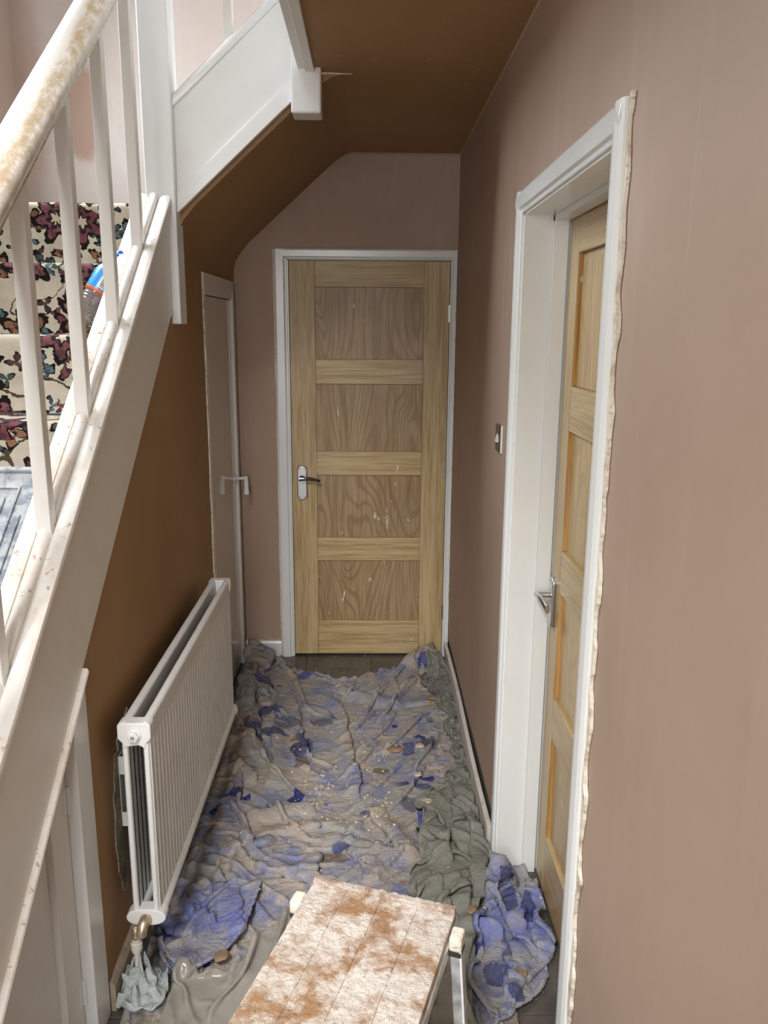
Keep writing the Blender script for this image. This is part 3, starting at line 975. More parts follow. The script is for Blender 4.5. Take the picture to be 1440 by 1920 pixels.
bl = obj('baseboard_left', MB().prism([(XL, 0), (XL + 0.018, 0), (XL + 0.018, 0.070), (XL + 0.010, 0.082), (XL, 0.084)], 'y', 1.725, 3.25), 'dusty_brown', bevel=0.0015)
structure(bl, 'dusty skirting board behind the radiator', 'skirting board')

# ------------------------------------------------------------------ staircase
st = empty('staircase', (-1.12, 1.6, 0))
tag(st, 'white painted staircase rising away on the left, turning right above the hall', 'staircase')
for k in range(1, NR):
    yn = Y0 - k * GOING
    zt = Z0 - k * RISE
    obj('step', MB().box(XS, -0.70, yn + 0.02, yn + GOING + 0.03, max(0.0, zt - RISE - 0.03) if k < NR - 1 else 0.0, zt - 0.006), 'soffit_timber', st)
obj('landing', MB().box(XS, XL - 0.03, Y0 + 0.02, YB, Z0 - 0.10, Z0 - 0.006), 'soffit_timber', st)
# upper flight, three risers to the upper floor
for x0, x1, zt in ((-0.67, -0.47, Z0 + RISE), (-0.47, -0.24, Z0 + 2 * RISE), (-0.24, -0.10, Z0 + 3 * RISE)):
    obj('step', MB().box(x0 - 0.015, x1, 2.815, YB - 0.008, zt - 0.022, zt).box(x0, x0 + 0.016, 2.815, YB - 0.008, zt - RISE + (0.01 if x0 > -0.6 else -0.02), zt - 0.022), 'white_gloss', st)

# outer string
YT = 2.752
obj('outer_string', MB().prism([(0.42, string_low(0.42)), (YT, string_low(YT)), (YT, cap_z(YT) - 0.02), (0.42, cap_z(0.42) - 0.02)], 'x', -0.690, -0.6455), 'string_white', st, bevel=0.002)
capprof = [(-0.6455, -0.030), (-0.638, -0.026), (-0.634, -0.012), (-0.637, 0.000), (-0.646, 0.006), (-0.662, 0.005), (-0.672, -0.002), (-0.6745, -0.011), (-0.7055, -0.011), (-0.708, 0.001), (-0.716, 0.006), (-0.732, 0.010), (-0.740, 0.006), (-0.742, -0.05), (-0.690, -0.05)]
obj('string_capping', MB().sweep(lambda y: [(x, y, cap_z(y) + dz) for x, dz in capprof], [0.42 + k / 30 * (YT - 0.42) for k in range(31)]), 'cap_white', st, smooth=42)
BAL_Y = [2.530 - 0.279 * k for k in range(8)]
HB = 2.140 - 0.80 * 1.90   # rail underside: z = HB + 0.80 y


def rail_z(y):
    return HB + 0.80 * y


BW = 0.031
for y in BAL_Y:
    obj('baluster', MB().add([(xx, yy, (cap_z(yy) - 0.012 if b == 0 else rail_z(yy) + 0.02)) for b in (0, 1) for xx, yy in ((-0.690 - BW / 2, y - BW / 2), (-0.690 + BW / 2, y - BW / 2), (-0.690 + BW / 2, y + BW / 2), (-0.690 - BW / 2, y + BW / 2))],
                             [(0, 3, 2, 1), (4, 5, 6, 7), (0, 1, 5, 4), (1, 2, 6, 5), (2, 3, 7, 6), (3, 0, 4, 7)]), 'string_white', st, bevel=0.002)
edges = [YT] + [v for y in BAL_Y for v in (y + BW / 2, y - BW / 2)] + [0.45]
fil = [(-0.677, -0.012), (-0.6765, 0.004), (-0.681, 0.012), (-0.690, 0.015), (-0.699, 0.012), (-0.7035, 0.004), (-0.703, -0.012)]
for a, b in zip(edges[0::2], edges[1::2]):
    obj('fillet', MB().sweep(lambda y: [(x, y, cap_z(y) + dz) for x, dz in fil], (b + 0.001, a - 0.001)), 'cap_white', st, smooth=42)


def rail_ring(y):
    # rounded handrail section, about 76 mm wide, with a flat grooved underside
    pts = []
    for k in range(17):
        a = -0.20 * PI + k / 16 * 1.40 * PI
        pts.append((-0.685 + 0.042 * math.cos(a), y, rail_z(y) + 0.046 + 0.044 * math.sin(a)))
    pts += [(-0.712, y, rail_z(y) + 0.014), (-0.711, y, rail_z(y)), (-0.659, y, rail_z(y)), (-0.658, y, rail_z(y) + 0.014)]
    return pts


hr = empty('handrail_axis', (-0.685, 1.6, 1.6))
WMh = WM['handrail_axis']
bpy.data.objects.remove(hr)
hro = obj('handrail', MB().sweep(rail_ring, [0.42 + k / 40 * (YT - 0.42) for k in range(41)]), 'handrail_paint', None, smooth=40)
# make it a part of the staircase, keeping its own origin on the rail axis
hro.parent = st
hro.location = hro.location - Vector((-1.12, 1.6, 0))

nw = obj('newel_post', MB().box(-0.716, -0.622, 2.748, 2.842, 1.690, 3.05), 'white_gloss', st, bevel=0.004)
nw2 = obj('newel_post', MB().box(-0.250, -0.156, 2.748, 2.842, 2.335, 3.65), 'white_gloss', st, bevel=0.006)
nw3 = obj('newel_post', MB().box(-0.735, -0.642, 0.33, 0.424, 0.0, 1.25), 'white_gloss', st, bevel=0.004)
# upper string with top moulding and lower cover strip


def up(x, z0):
    return z0 + 0.90 * (x + 0.627)


UX0, UX1 = -0.6215, -0.2505
obj('upper_string', MB().prism([(UX0, up(UX0, 2.040)), (UX1, up(UX1, 2.040)), (UX1, up(UX1, 2.375)), (UX0, up(UX0, 2.375))], 'y', 2.778, 2.812), 'white_gloss', st)
cp = [(2.768, -0.026), (2.764, -0.012), (2.767, 0.004), (2.775, 0.012), (2.812, 0.012), (2.822, 0.004), (2.824, -0.026)]
obj('string_moulding', MB().sweep(lambda x: [(x, y, up(x, 2.375) + dz) for y, dz in cp], (UX0, -0.5, -0.35, UX1)), 'white_gloss', st, smooth=40)
cs = [(2.779, 0.066), (2.770, 0.064), (2.768, 0.056), (2.767, 0.0), (2.779, -0.002)]
obj('cover_strip', MB().sweep(lambda x: [(x, y, up(x, 2.034) + dz) for y, dz in cs], (UX0, UX1)), 'white_gloss', st, bevel=0.001)
obj('baluster', MB().box(-0.459, -0.430, 2.782, 2.810, up(-0.445, 2.375), 3.3), 'string_white', st, bevel=0.002)
obj('apron', MB().box(-0.204, XO + 0.0005, YF + 0.1, 2.7485, 2.452, 2.72), 'string_white', st, bevel=0.002)
obj('apron', MB().box(-0.228, -0.2045, YF + 0.1, 2.7485, 2.462, 2.80), 'string_white', st, bevel=0.002)
cr = MB()
cr.tube([(-0.157, 2.80, ZC - 0.0005), (-0.13, 2.80, ZC - 0.001), (-0.06, 2.81, ZC - 0.0008)], [0.007, 0.003, 0.0008], 6)
obj('ceiling_chip', cr, 'ragged_cream', bpy.data.objects['ceiling'])

# ------------------------------------------------------------------ patterned stair carpet
CXA, CXB = XS + 0.01, -0.7365
prof = []


def addp(y, z):
    prof.append((y, z))


for k in range(NR - 1, -1, -1):
    yn = Y0 - k * GOING
    zt = Z0 - k * RISE
    zb = zt - RISE
    for q in range(6):                       # riser, slightly bellied
        t = q / 6
        addp(yn + 0.016 - 0.004 * math.sin(t * PI), zb + 0.006 + t * (RISE - 0.035))
    for q in range(7):                       # padded nosing
        a = PI * 1.12 - q / 6 * PI * 0.62
        addp(yn + 0.014 + 0.015 * math.cos(a), zt - 0.014 + 0.015 * math.sin(a))
    last = yn + (GOING if k > 0 else YB - Y0) + 0.008
    for q in range(1, 6):
        addp(yn + 0.02 + (last - yn - 0.03) * q / 5, zt + 0.001 + 0.002 * math.sin(q))
nxs = 40
mbc = MB()
arc = [0.0]
for a, b in zip(prof[:-1], prof[1:]):
    arc.append(arc[-1] + math.hypot(b[0] - a[0], b[1] - a[1]))
P = np.zeros((len(prof), nxs, 3))
for j, (y, z) in enumerate(prof):
    for i in range(nxs):
        x = CXA + (CXB - CXA) * i / (nxs - 1)
        d = 0.003 * fbm(x * 9, arc[j] * 9, 0.5)
        P[j, i] = (x, y - abs(d), z + d * 0.6)
mbc.grid(P)
carpet = obj('stair_carpet', mbc, 'floral_carpet', None, smooth=True, fixn=False)
uvl = carpet.data.uv_layers.new(name='UVMap')
uvs = np.zeros((len(carpet.data.loops), 2))
vi = np.zeros(len(carpet.data.loops), dtype=np.int32)
carpet.data.loops.foreach_get('vertex_index', vi)
uvs[:, 0] = CXA + (CXB - CXA) * (vi % nxs) / (nxs - 1) + 3.0
uvs[:, 1] = np.array(arc)[vi // nxs]
uvl.data.foreach_set('uv', uvs.ravel())
tag(carpet, 'cream stair carpet with dark burgundy and teal flowers', 'carpet')

# ------------------------------------------------------------------ double panel radiator
RY0, RY1 = 1.800, 2.955
RZ0, RZ1 = 0.196, 0.755
rd = empty('radiator', (-0.57, (RY0 + RY1) / 2, RZ0))
tag(rd, 'long white double panel radiator with ribbed front on the left wall', 'radiator')


def ribbed(name, xf, sgn, thick):
    """sheet with vertical channels; sgn is the way its ribs face"""
    n = 36
    pitch = (RY1 - RY0 - 0.012) / n
    front = []
    for k in range(n):
        y = RY0 + 0.006 + k * pitch
        for t, d in ((0.0, 0.0), (0.30, 0.0), (0.48, -0.0080), (0.82, -0.0080)):
            front.append((xf + sgn * d, y + t * pitch))
    front.append((xf, RY1 - 0.006))
    poly = front + [(xf - sgn * thick, RY1 - 0.006), (xf - sgn * thick, RY0 + 0.006)]
    m = MB()
    m.prism(poly, 'z', RZ0 + 0.035, RZ1 - 0.052)
    o = obj(name, m, 'radiator_white', rd, bevel=0.0012, seg=1)
    return o


fp = ribbed('front_panel', -0.5305, 1, 0.015)
bp = ribbed('back_panel', -0.5985, -1, 0.015)
bp2 = ribbed('convector_sheet', -0.5835, 1, 0.004)


def header(xa, xb, z0, z1):
    xm = (xa + xb) / 2
    hw = (xb - xa) / 2
    return MB().prism([(xa, z0), (xb, z0), (xb, z1 - 0.006), (xb - hw * 0.5, z1), (xa + hw * 0.5, z1), (xa, z1 - 0.006)], 'y', RY0, RY1)


obj('top_rail', header(-0.551, -0.529, RZ1 - 0.054, RZ1), 'radiator_white', fp, bevel=0.003)
obj('top_rail', header(-0.6005, -0.578, RZ1 - 0.054, RZ1), 'radiator_white', bp, bevel=0.003)
obj('bottom_rail', MB().tube([(-0.538, RY0, RZ0 + 0.019), (-0.538, RY1 + 0.01, RZ0 + 0.019)], 0.0185, 16), 'radiator_white', fp, smooth=50)
obj('bottom_rail', MB().tube([(-0.591, RY0, RZ0 + 0.019), (-0.591, RY1 + 0.01, RZ0 + 0.019)], 0.0185, 16), 'radiator_white', bp, smooth=50)
for ya, yb in ((RY0 - 0.006, RY0 + 0.03), (RY1 - 0.03, RY1 + 0.004)):
    xa, xb = -0.606, -0.526
    poly = [(xa, RZ1 - 0.008), (xa + 0.006, RZ1 - 0.001), (xb - 0.006, RZ1 - 0.001), (xb, RZ1 - 0.008), (xb, RZ1 - 0.042), (xb - 0.012, RZ1 - 0.056), (xb - 0.016, RZ1 - 0.072), (xb - 0.022, RZ1 - 0.064), (xb - 0.03, RZ1 - 0.060), (xa + 0.03, RZ1 - 0.062), (xa + 0.02, RZ1 - 0.064), (xa + 0.014, RZ1 - 0.072), (xa + 0.012, RZ1 - 0.056), (xa, RZ1 - 0.042)]
    obj('end_block', MB().prism(poly, 'y', ya, yb), 'radiator_white', rd, bevel=0.003)
    el = [(-0.566 + 0.050 * (abs(math.cos(a)) ** 0.7) * (1 if math.cos(a) > 0 else -1), RZ0 + 0.019 + 0.023 * math.sin(a)) for a in [2 * PI * k / 28 for k in range(28)]]
    obj('end_block', MB().prism(el, 'y', ya, yb), 'radiator_white', rd, bevel=0.003)
# white end edges of the two panels
for xm in (-0.540, -0.591):
    obj('panel_edge', MB().tube([(xm, RY0 + 0.004, RZ0 + 0.035), (xm, RY0 + 0.004, RZ1 - 0.055)], 0.0072, 12), 'radiator_white', rd, smooth=50)
pg = obj('bleed_plug', MB().lathe([(0.0175, 0), (0.0175, 0.004), (0.016, 0.005)], (-0.566, RY0 - 0.006, RZ1 - 0.032), (0, -1, 0), 24), 'radiator_white', rd, smooth=40)
obj('hex_nut', MB().lathe([(0.0145, 0.004), (0.0145, 0.012), (0.010, 0.014)], (-0.566, RY0 - 0.006, RZ1 - 0.033), (0, -1, 0), 6), 'radiator_white', pg)
obj('bleed_hole', MB().lathe([(0.0042, 0.0), (0.0042, 0.0005)], (-0.566, RY0 - 0.0201, RZ1 - 0.034), (0, -1, 0), 14), 'black', pg)
obj('bleed_pin', MB().lathe([(0.0022, 0.0), (0.0022, 0.001)], (-0.566, RY0 - 0.0206, RZ1 - 0.034), (0, -1, 0), 14), 'radiator_white', pg)
# valve, elbow and tail pipe
vz = RZ0 + 0.017
vx = -0.566
obj('elbow', MB().tube([(vx, RY0 + 0.0, vz), (vx, RY0 - 0.016, vz), (vx - 0.002, RY0 - 0.027, vz - 0.004), (vx - 0.004, RY0 - 0.033, vz - 0.014), (vx - 0.005, RY0 - 0.034, vz - 0.026)], [0.0155, 0.0150, 0.0145, 0.014, 0.0135], 16), 'brass', rd, smooth=50)
va = obj('valve_body', MB().lathe([(0.008, 0.0), (0.012, 0.002), (0.012, 0.010), (0.0145, 0.011), (0.0145, 0.028), (0.010, 0.031), (0.0115, 0.033), (0.0115, 0.041), (0.008, 0.043)], (vx - 0.020, RY0 - 0.030, vz - 0.078), (0, 0, 1), 18), 'dusty_white', rd, smooth=35)
obj('spindle', MB().lathe([(0.011, 0), (0.011, 0.006), (0.008, 0.007), (0.008, 0.016), (0.0095, 0.017), (0.0095, 0.022), (0.006, 0.028)], (vx - 0.020, RY0 - 0.030, vz - 0.036), (0, 0, 1), 14), 'brass', rd, smooth=35)
obj('tail_pipe', MB().tube([(vx - 0.020, RY0 - 0.030, vz - 0.076), (vx - 0.021, RY0 - 0.030, 0.08), (vx - 0.022, RY0 - 0.028, -0.004)], 0.0078, 14), 'dusty_white', rd, smooth=50)
for yb in (1.93, 2.83):
    b = MB().box(XL + 0.0025, XL + 0.0045, yb - 0.02, yb + 0.02, 0.40, 0.60)
    b.box(XL + 0.0045, -0.600, yb - 0.020, yb - 0.017, 0.55, 0.60).box(XL + 0.0045, -0.600, yb - 0.020, yb - 0.017, 0.40, 0.44)
    b.box(XL + 0.033, -0.600, yb - 0.020, yb - 0.017, 0.40, 0.60)
    obj('wall_bracket', b, 'radiator_white', rd)

# ------------------------------------------------------------------ light switch on the right wall
sw_ = empty('light_switch', (XR, 2.553, 1.302))
tag(sw_, 'small chrome light switch on the wall beside the right doorway', 'light switch')
obj('plate', MB().prism([(2.553 + a, 1.345 + b) for a, b in rounded_rect(0.086, 0.086, 0.006)], 'x', XR - 0.009, XR + 0.0005), 'dark_chrome', sw_, bevel=0.0025)
obj('surround', MB().box(XR - 0.006, XR, 2.5085, 2.5115, 1.302, 1.388), 'plastic_white', sw_)
obj('rocker', MB().prism([(XR - 0.0085, 1.332), (XR - 0.015, 1.334), (XR - 0.0095, 1.358), (XR - 0.0085, 1.358)], 'y', 2.541, 2.565), 'plastic_white', sw_)

# ------------------------------------------------------------------ windows and front door (daylight comes in here)
w1 = empty('window_1', (XS, (WY0 + WY1) / 2, WZ0))
structure(w1, 'white framed window over the stair landing', 'window')
f = MB()
for (a, b, c0, c1) in ((WY0, WY1, WZ0, WZ0 + 0.05), (WY0, WY1, WZ1 - 0.05, WZ1), (WY0, WY0 + 0.05, WZ0, WZ1), (WY1 - 0.05, WY1, WZ0, WZ1), ((WY0 + WY1) / 2 - 0.02, (WY0 + WY1) / 2 + 0.02, WZ0, WZ1)):
    f.box(XS - 0.09, XS - 0.04, a, b, c0, c1)
obj('window_frame', f, 'white_gloss', w1)
for k in range(2):
    ya = WY0 + 0.05 + k * (WY1 - WY0 - 0.06) / 2
    obj('glass_pane', MB().box(XS - 0.068, XS - 0.064, ya - 0.005, ya + (WY1 - WY0) / 2 - 0.045, WZ0 + 0.04, WZ1 - 0.04), 'pane', w1)
w2 = empty('window_2', ((UX_0 + UX_1) / 2, YF, UZ_0))
structure(w2, 'white framed window high over the front door behind the viewer', 'window')
f = MB()
for (a, b, c0, c1) in ((UX_0, UX_1, UZ_0, UZ_0 + 0.05), (UX_0, UX_1, UZ_1 - 0.05, UZ_1), (UX_0, UX_0 + 0.05, UZ_0, UZ_1), (UX_1 - 0.05, UX_1, UZ_0, UZ_1), ((UX_0 + UX_1) / 2 - 0.02, (UX_0 + UX_1) / 2 + 0.02, UZ_0, UZ_1)):
    f.box(a, b, YF - 0.09, YF - 0.04, c0, c1)
obj('window_frame', f, 'white_gloss', w2)
for k in range(2):
    xa = UX_0 + 0.05 + k * (UX_1 - UX_0 - 0.06) / 2
    obj('glass_pane', MB().box(xa - 0.005, xa + (UX_1 - UX_0) / 2 - 0.045, YF - 0.068, YF - 0.064, UZ_0 + 0.04, UZ_1 - 0.04), 'pane', w2)
d5 = empty('door_5', (0, YF, 0))
structure(d5, 'white glazed front door behind the viewer', 'door')
f = MB().box(FX0, FX0 + 0.09, YF - 0.09, YF - 0.04, 0, FZ).box(FX1 - 0.09, FX1, YF - 0.09, YF - 0.04, 0, FZ)
f.box(FX0, FX1, YF - 0.09, YF - 0.04, 0, 0.45).box(FX0, FX1, YF - 0.09, YF - 0.04, FZ - 0.08, FZ).box(FX0, FX1, YF - 0.09, YF - 0.04, 1.15, 1.22)
obj('door_frame', f, 'white_gloss', d5)
obj('glass_pane', MB().box(FX0 + 0.08, FX1 - 0.08, YF - 0.067, YF - 0.063, 0.44, 1.16), 'pane', d5)
obj('glass_pane', MB().box(FX0 + 0.08, FX1 - 0.08, YF - 0.067, YF - 0.063, 1.21, FZ - 0.07), 'pane', d5)

# ------------------------------------------------------------------ plasterer's platform in the foreground
PA = -math.radians(18.5)
pf = empty('work_platform', (0.034, 1.522, 0), (0, 0, PA))
tag(pf, 'low work platform with boards caked in white and brown plaster', 'work platform')
PL, PW, PZ = 0.78, 0.316, 0.500
NB = 4
bw = PW / NB


def crust(x, y):
    v = 0.0032 * fbm(x * 13, y * 13, 2.0, 5) + 0.0016 * fbm(x * 60, y * 60, 4.0, 3)
    return v


for k in range(NB):
    xa = -PW / 2 + k * bw + (0.0004 if k else 0)
    xb = -PW / 2 + (k + 1) * bw - (0.0004 if k < NB - 1 else 0)
    nxp, nyp = 22, 170
    P = np.zeros((nyp, nxp, 3))
    for j in range(nyp):
        y = -PL + (PL - 0.020) * j / (nyp - 1)
        for i in range(nxp):
            t = i / (nxp - 1)
            x = xa + (xb - xa) * t
            e = min(i, nxp - 1 - i)
            P[j, i] = (x, y, PZ - 0.002 + crust(x, y) - (0.0018 if e == 0 else 0.0004 if e == 1 else 0))
    mb = MB().grid(P)
    n0 = len(mb.v)
    # skirt down to the underside
    rim = [j * nxp for j in range(nyp)] + [(nyp - 1) * nxp + i for i in range(1, nxp)] + [j * nxp + nxp - 1 for j in range(nyp - 2, -1, -1)] + [i for i in range(nxp - 2, 0, -1)]
    low = []
    for r in rim:
        v = mb.v[r]
        mb.v.append((v[0], v[1], PZ - 0.028))
        low.append(len(mb.v) - 1)
    for q in range(len(rim)):
        q2 = (q + 1) % len(rim)
        mb.f.append((rim[q], low[q], low[q2], rim[q2]))
    mb.f.append(tuple(low))
    obj('board', mb, 'plaster_splattered', pf, True, smooth=60)
# raised end lip
nn = 60
m = MB()
m.sweep(lambda k: [(-PW / 2 + PW * k / (nn - 1), -0.019, PZ - 0.03), (-PW / 2 + PW * k / (nn - 1), 0.0, PZ - 0.03), (-PW / 2 + PW * k / (nn - 1), 0.0 + 0.002 * fbm(k * .3, 1, 1), PZ + 0.002 + 0.003 * fbm(k * .4, 2, 1)), (-PW / 2 + PW * k / (nn - 1), -0.017, PZ + 0.005 + 0.003 * fbm(k * .4, 5, 1))], range(nn))
obj('end_lip', m, 'plaster_splattered', pf, True)
obj('side_rail', MB().box(-PW / 2 - 0.003, -PW / 2 + 0.02, -PL, -0.02, PZ - 0.055, PZ - 0.028), 'alu', pf, True, bevel=0.002)
obj('side_rail', MB().box(PW / 2 - 0.02, PW / 2 + 0.003, -PL, -0.02, PZ - 0.055, PZ - 0.028), 'alu', pf, True, bevel=0.002)
for sx in (-1, 1):
    for yy, spl in ((-0.062, 0.02), (-PL + 0.08, -0.02)):
        lx = sx * (PW / 2 + 0.016)
        def ring(t, lx=lx, yy=yy, spl=spl, sx=sx):
            cx = lx + sx * 0.028 * (1 - t)
            cy = yy - (0.03 if yy > -0.3 else -0.03) * 0 + spl * (1 - t)
            z = 0.0 + t * (PZ - 0.036)
            return [(cx - 0.0115, cy - 0.016, z), (cx + 0.0115, cy - 0.016, z), (cx + 0.0115, cy + 0.016, z), (cx - 0.0115, cy + 0.016, z)]
        lg = obj('leg', MB().sweep(ring, (0, 0.5, 1)), 'alu', pf, True, bevel=0.002)
        obj('leg_ridge', MB().sweep(lambda t: [(p[0], p[1] - 0.0015, p[2]) for p in [tuple(Vector(ring(t)[1]) + Vector(d)) for d in ((-0.003, 0, 0), (0.001, 0, 0), (0.001, 0.006, 0), (-0.003, 0.006, 0))]], (0.3, 1)), 'plastic_white', lg, True)
        # plastered corner casting at the head of each leg
        q = MB().prism([(yy + a, PZ - 0.024 + b) for a, b in rounded_rect(0.042, 0.034, 0.009, 4)], 'x', lx - 0.013, lx + 0.013)
        obj('leg_cap', q, 'ragged_cream', pf, True, smooth=50, bevel=0.005, seg=3)
        obj('hinge_bolt', MB().box(lx - 0.013, lx + 0.013, yy - 0.018, yy + 0.018, PZ - 0.052, PZ - 0.040), 'gap_dark', pf, True, bevel=0.002)

# ------------------------------------------------------------------ cloth solver (draped, crumpled sheets)
GX0, GY0, GC = -0.72, 0.9, 0.01
GNX, GNY = 140, 330
GH = np.zeros((GNY, GNX))


def ground_at(x, y):
    i = np.clip(((x - GX0) / GC).astype(int), 0, GNX - 1)
    j = np.clip(((y - GY0) / GC).astype(int), 0, GNY - 1)
    return GH[j, i]


def smooth_noise(rng, ny, nx, cells):
    g = rng.standard_normal((cells[0] + 3, cells[1] + 3))
    yy = np.linspace(0, cells[0], ny)
    xx = np.linspace(0, cells[1], nx)
    j = yy.astype(int)
    i = xx.astype(int)
    fy = (yy - j)[:, None]
    fx = (xx - i)[None, :]
    fy = fy * fy * (3 - 2 * fy)
    fx = fx * fx * (3 - 2 * fx)
    a = g[j][:, i]
    b = g[j][:, i + 1]
    c_ = g[j + 1][:, i]
    d = g[j + 1][:, i + 1]
    return (a * (1 - fx) + b * fx) * (1 - fy) + (c_ * (1 - fx) + d * fx) * fy


def drape(P, mu, mv, seed, steps=90, iters=8, amp=0.02, bend=0.12, lim=None, eps=0.003, hmax=0.2, cells=None, pin=True, grav=0.0011):
    rng = np.random.default_rng(seed)
    ny, nx = P.shape[:2]
    P = P.copy()
    base = P.copy()
    du = np.linalg.norm(P[:, 1:] - P[:, :-1], axis=2) * 0.5 * (mu[:, 1:] + mu[:, :-1])
    dv = np.linalg.norm(P[1:] - P[:-1], axis=2) * 0.5 * (mv[1:] + mv[:-1])
    dd = np.sqrt((0.5 * (du[1:] + du[:-1])) ** 2 + (0.5 * (dv[:, 1:] + dv[:, :-1])) ** 2)
    bu = du[:, 1:] + du[:, :-1]
    bv = dv[1:] + dv[:-1]
    cells = cells or (max(2, ny // 7), max(2, nx // 7))
    ex = np.clip((mu + mv) * 0.5 - 1.0, 0.02, 1.5)
    nz = smooth_noise(rng, ny, nx, cells) + 0.5 * smooth_noise(rng, ny, nx, (cells[0] * 2, cells[1] * 2))
    P[:, :, 2] += np.abs(nz) * amp * (0.3 + ex * 2.2)
    P[:, :, 0] += 0.3 * amp * smooth_noise(rng, ny, nx, cells) * ex * 2
    P[:, :, 1] += 0.3 * amp * smooth_noise(rng, ny, nx, cells) * ex * 2
    V = np.zeros_like(P)
    def con(A, B, L, k):
        d = B - A
        l = np.sqrt((d * d).sum(2)) + 1e-9
        c_ = (0.5 * k * (l - L) / l)[:, :, None] * d
        A += c_
        B -= c_
    for s in range(steps):
        old = P.copy()
        P += V * 0.93
        P[:, :, 2] -= grav
        for it in range(iters):
            for o_ in (0, 1):
                n = (nx - o_) // 2
                con(P[:, o_:o_ + 2 * n:2], P[:, o_ + 1:o_ + 1 + 2 * n:2][:, :n], du[:, o_::2][:, :n], 0.95)
                n = (ny - o_) // 2
                con(P[o_:o_ + 2 * n:2], P[o_ + 1:o_ + 1 + 2 * n:2][:n], dv[o_::2][:n], 0.95)
            for o_ in (0, 1):
                n = (ny - o_) // 2
                con(P[o_:o_ + 2 * n:2, :-1], P[o_ + 1:o_ + 1 + 2 * n:2, 1:][:n], dd[o_::2][:n], 0.5)
                con(P[o_:o_ + 2 * n:2, 1:], P[o_ + 1:o_ + 1 + 2 * n:2, :-1][:n], dd[o_::2][:n], 0.5)
            if bend and it % 2 == 0:
                for o_ in (0, 1, 2, 3):
                    A = P[:, o_:-2:4]
                    con(A, P[:, o_ + 2::4][:, :A.shape[1]], bu[:, o_::4][:, :A.shape[1]], bend)
                    A = P[o_:-2:4]
                    con(A, P[o_ + 2::4][:A.shape[0]], bv[o_::4][:A.shape[0]], bend)
            if pin:
                for e in ((0, slice(None)), (-1, slice(None)), (slice(None), 0), (slice(None), -1)):
                    P[e][..., :2] = base[e][..., :2] * 0.6 + P[e][..., :2] * 0.4
            if lim is not None:
                P[:, :, 0] = np.clip(P[:, :, 0], lim[0], lim[1])
                P[:, :, 1] = np.clip(P[:, :, 1], lim[2], lim[3])
            g = ground_at(P[:, :, 0], P[:, :, 1]) + eps
            P[:, :, 2] = np.maximum(P[:, :, 2], g)
        g = ground_at(P[:, :, 0], P[:, :, 1]) + eps
        h = P[:, :, 2] - g
        P[:, :, 2] = g + np.where(h > 0.5 * hmax, 0.5 * hmax + 0.5 * hmax * np.tanh((h - 0.5 * hmax) / (0.5 * hmax)), h)
        touch = h < 0.002
        V = P - old
        V[touch] *= 0.35
        V *= 0.93
        vm = np.sqrt((V * V).sum(2))
        V *= np.minimum(1, 0.012 / (vm + 1e-9))[:, :, None]
    return P


def stamp(P):
    """raise the ground under later sheets"""
    Q = P
    for a in np.linspace(0, 1, 3)[:-1]:
        for b in np.linspace(0, 1, 3)[:-1]:
            R_ = (Q[:-1, :-1] * (1 - a) + Q[1:, :-1] * a) * (1 - b) + (Q[:-1, 1:] * (1 - a) + Q[1:, 1:] * a) * b
            i = np.clip(((R_[:, :, 0] - GX0) / GC).astype(int), 0, GNX - 1)
            j = np.clip(((R_[:, :, 1] - GY0) / GC).astype(int), 0, GNY - 1)
            np.maximum.at(GH, (j, i), R_[:, :, 2] + 0.002)


def settle(k=2, lift=0.004):
    """soften the relief of the sheets below so that it does not print through the next one"""
    global GH
    g = GH
    for _ in range(k):
        q = np.pad(g, 1, mode='edge')
        b = (q[:-2, 1:-1] + q[2:, 1:-1] + q[1:-1, :-2] + q[1:-1, 2:] + 2 * q[1:-1, 1:-1] + q[:-2, :-2] + q[2:, 2:] + q[:-2, 2:] + q[2:, :-2]) / 10.0
        g = b
    GH = np.where(GH > 0.001, np.maximum(g + lift, 0.75 * GH + 0.25 * g), GH)


def footprint(nx, ny, fx):
    u = np.linspace(0, 1, nx)[None, :] * np.ones((ny, 1))
    v_ = np.linspace(0, 1, ny)[:, None] * np.ones((1, nx))
    x, y = fx(u, v_)
    P = np.zeros((ny, nx, 3))
    P[:, :, 0], P[:, :, 1] = x, y
    P[:, :, 2] = ground_at(x, y) + 0.004
    return u, v_, P


def gauss(u, v_, cu, cv, su, sv):
    return np.exp(-((u - cu) / su) ** 2 - ((v_ - cv) / sv) ** 2)


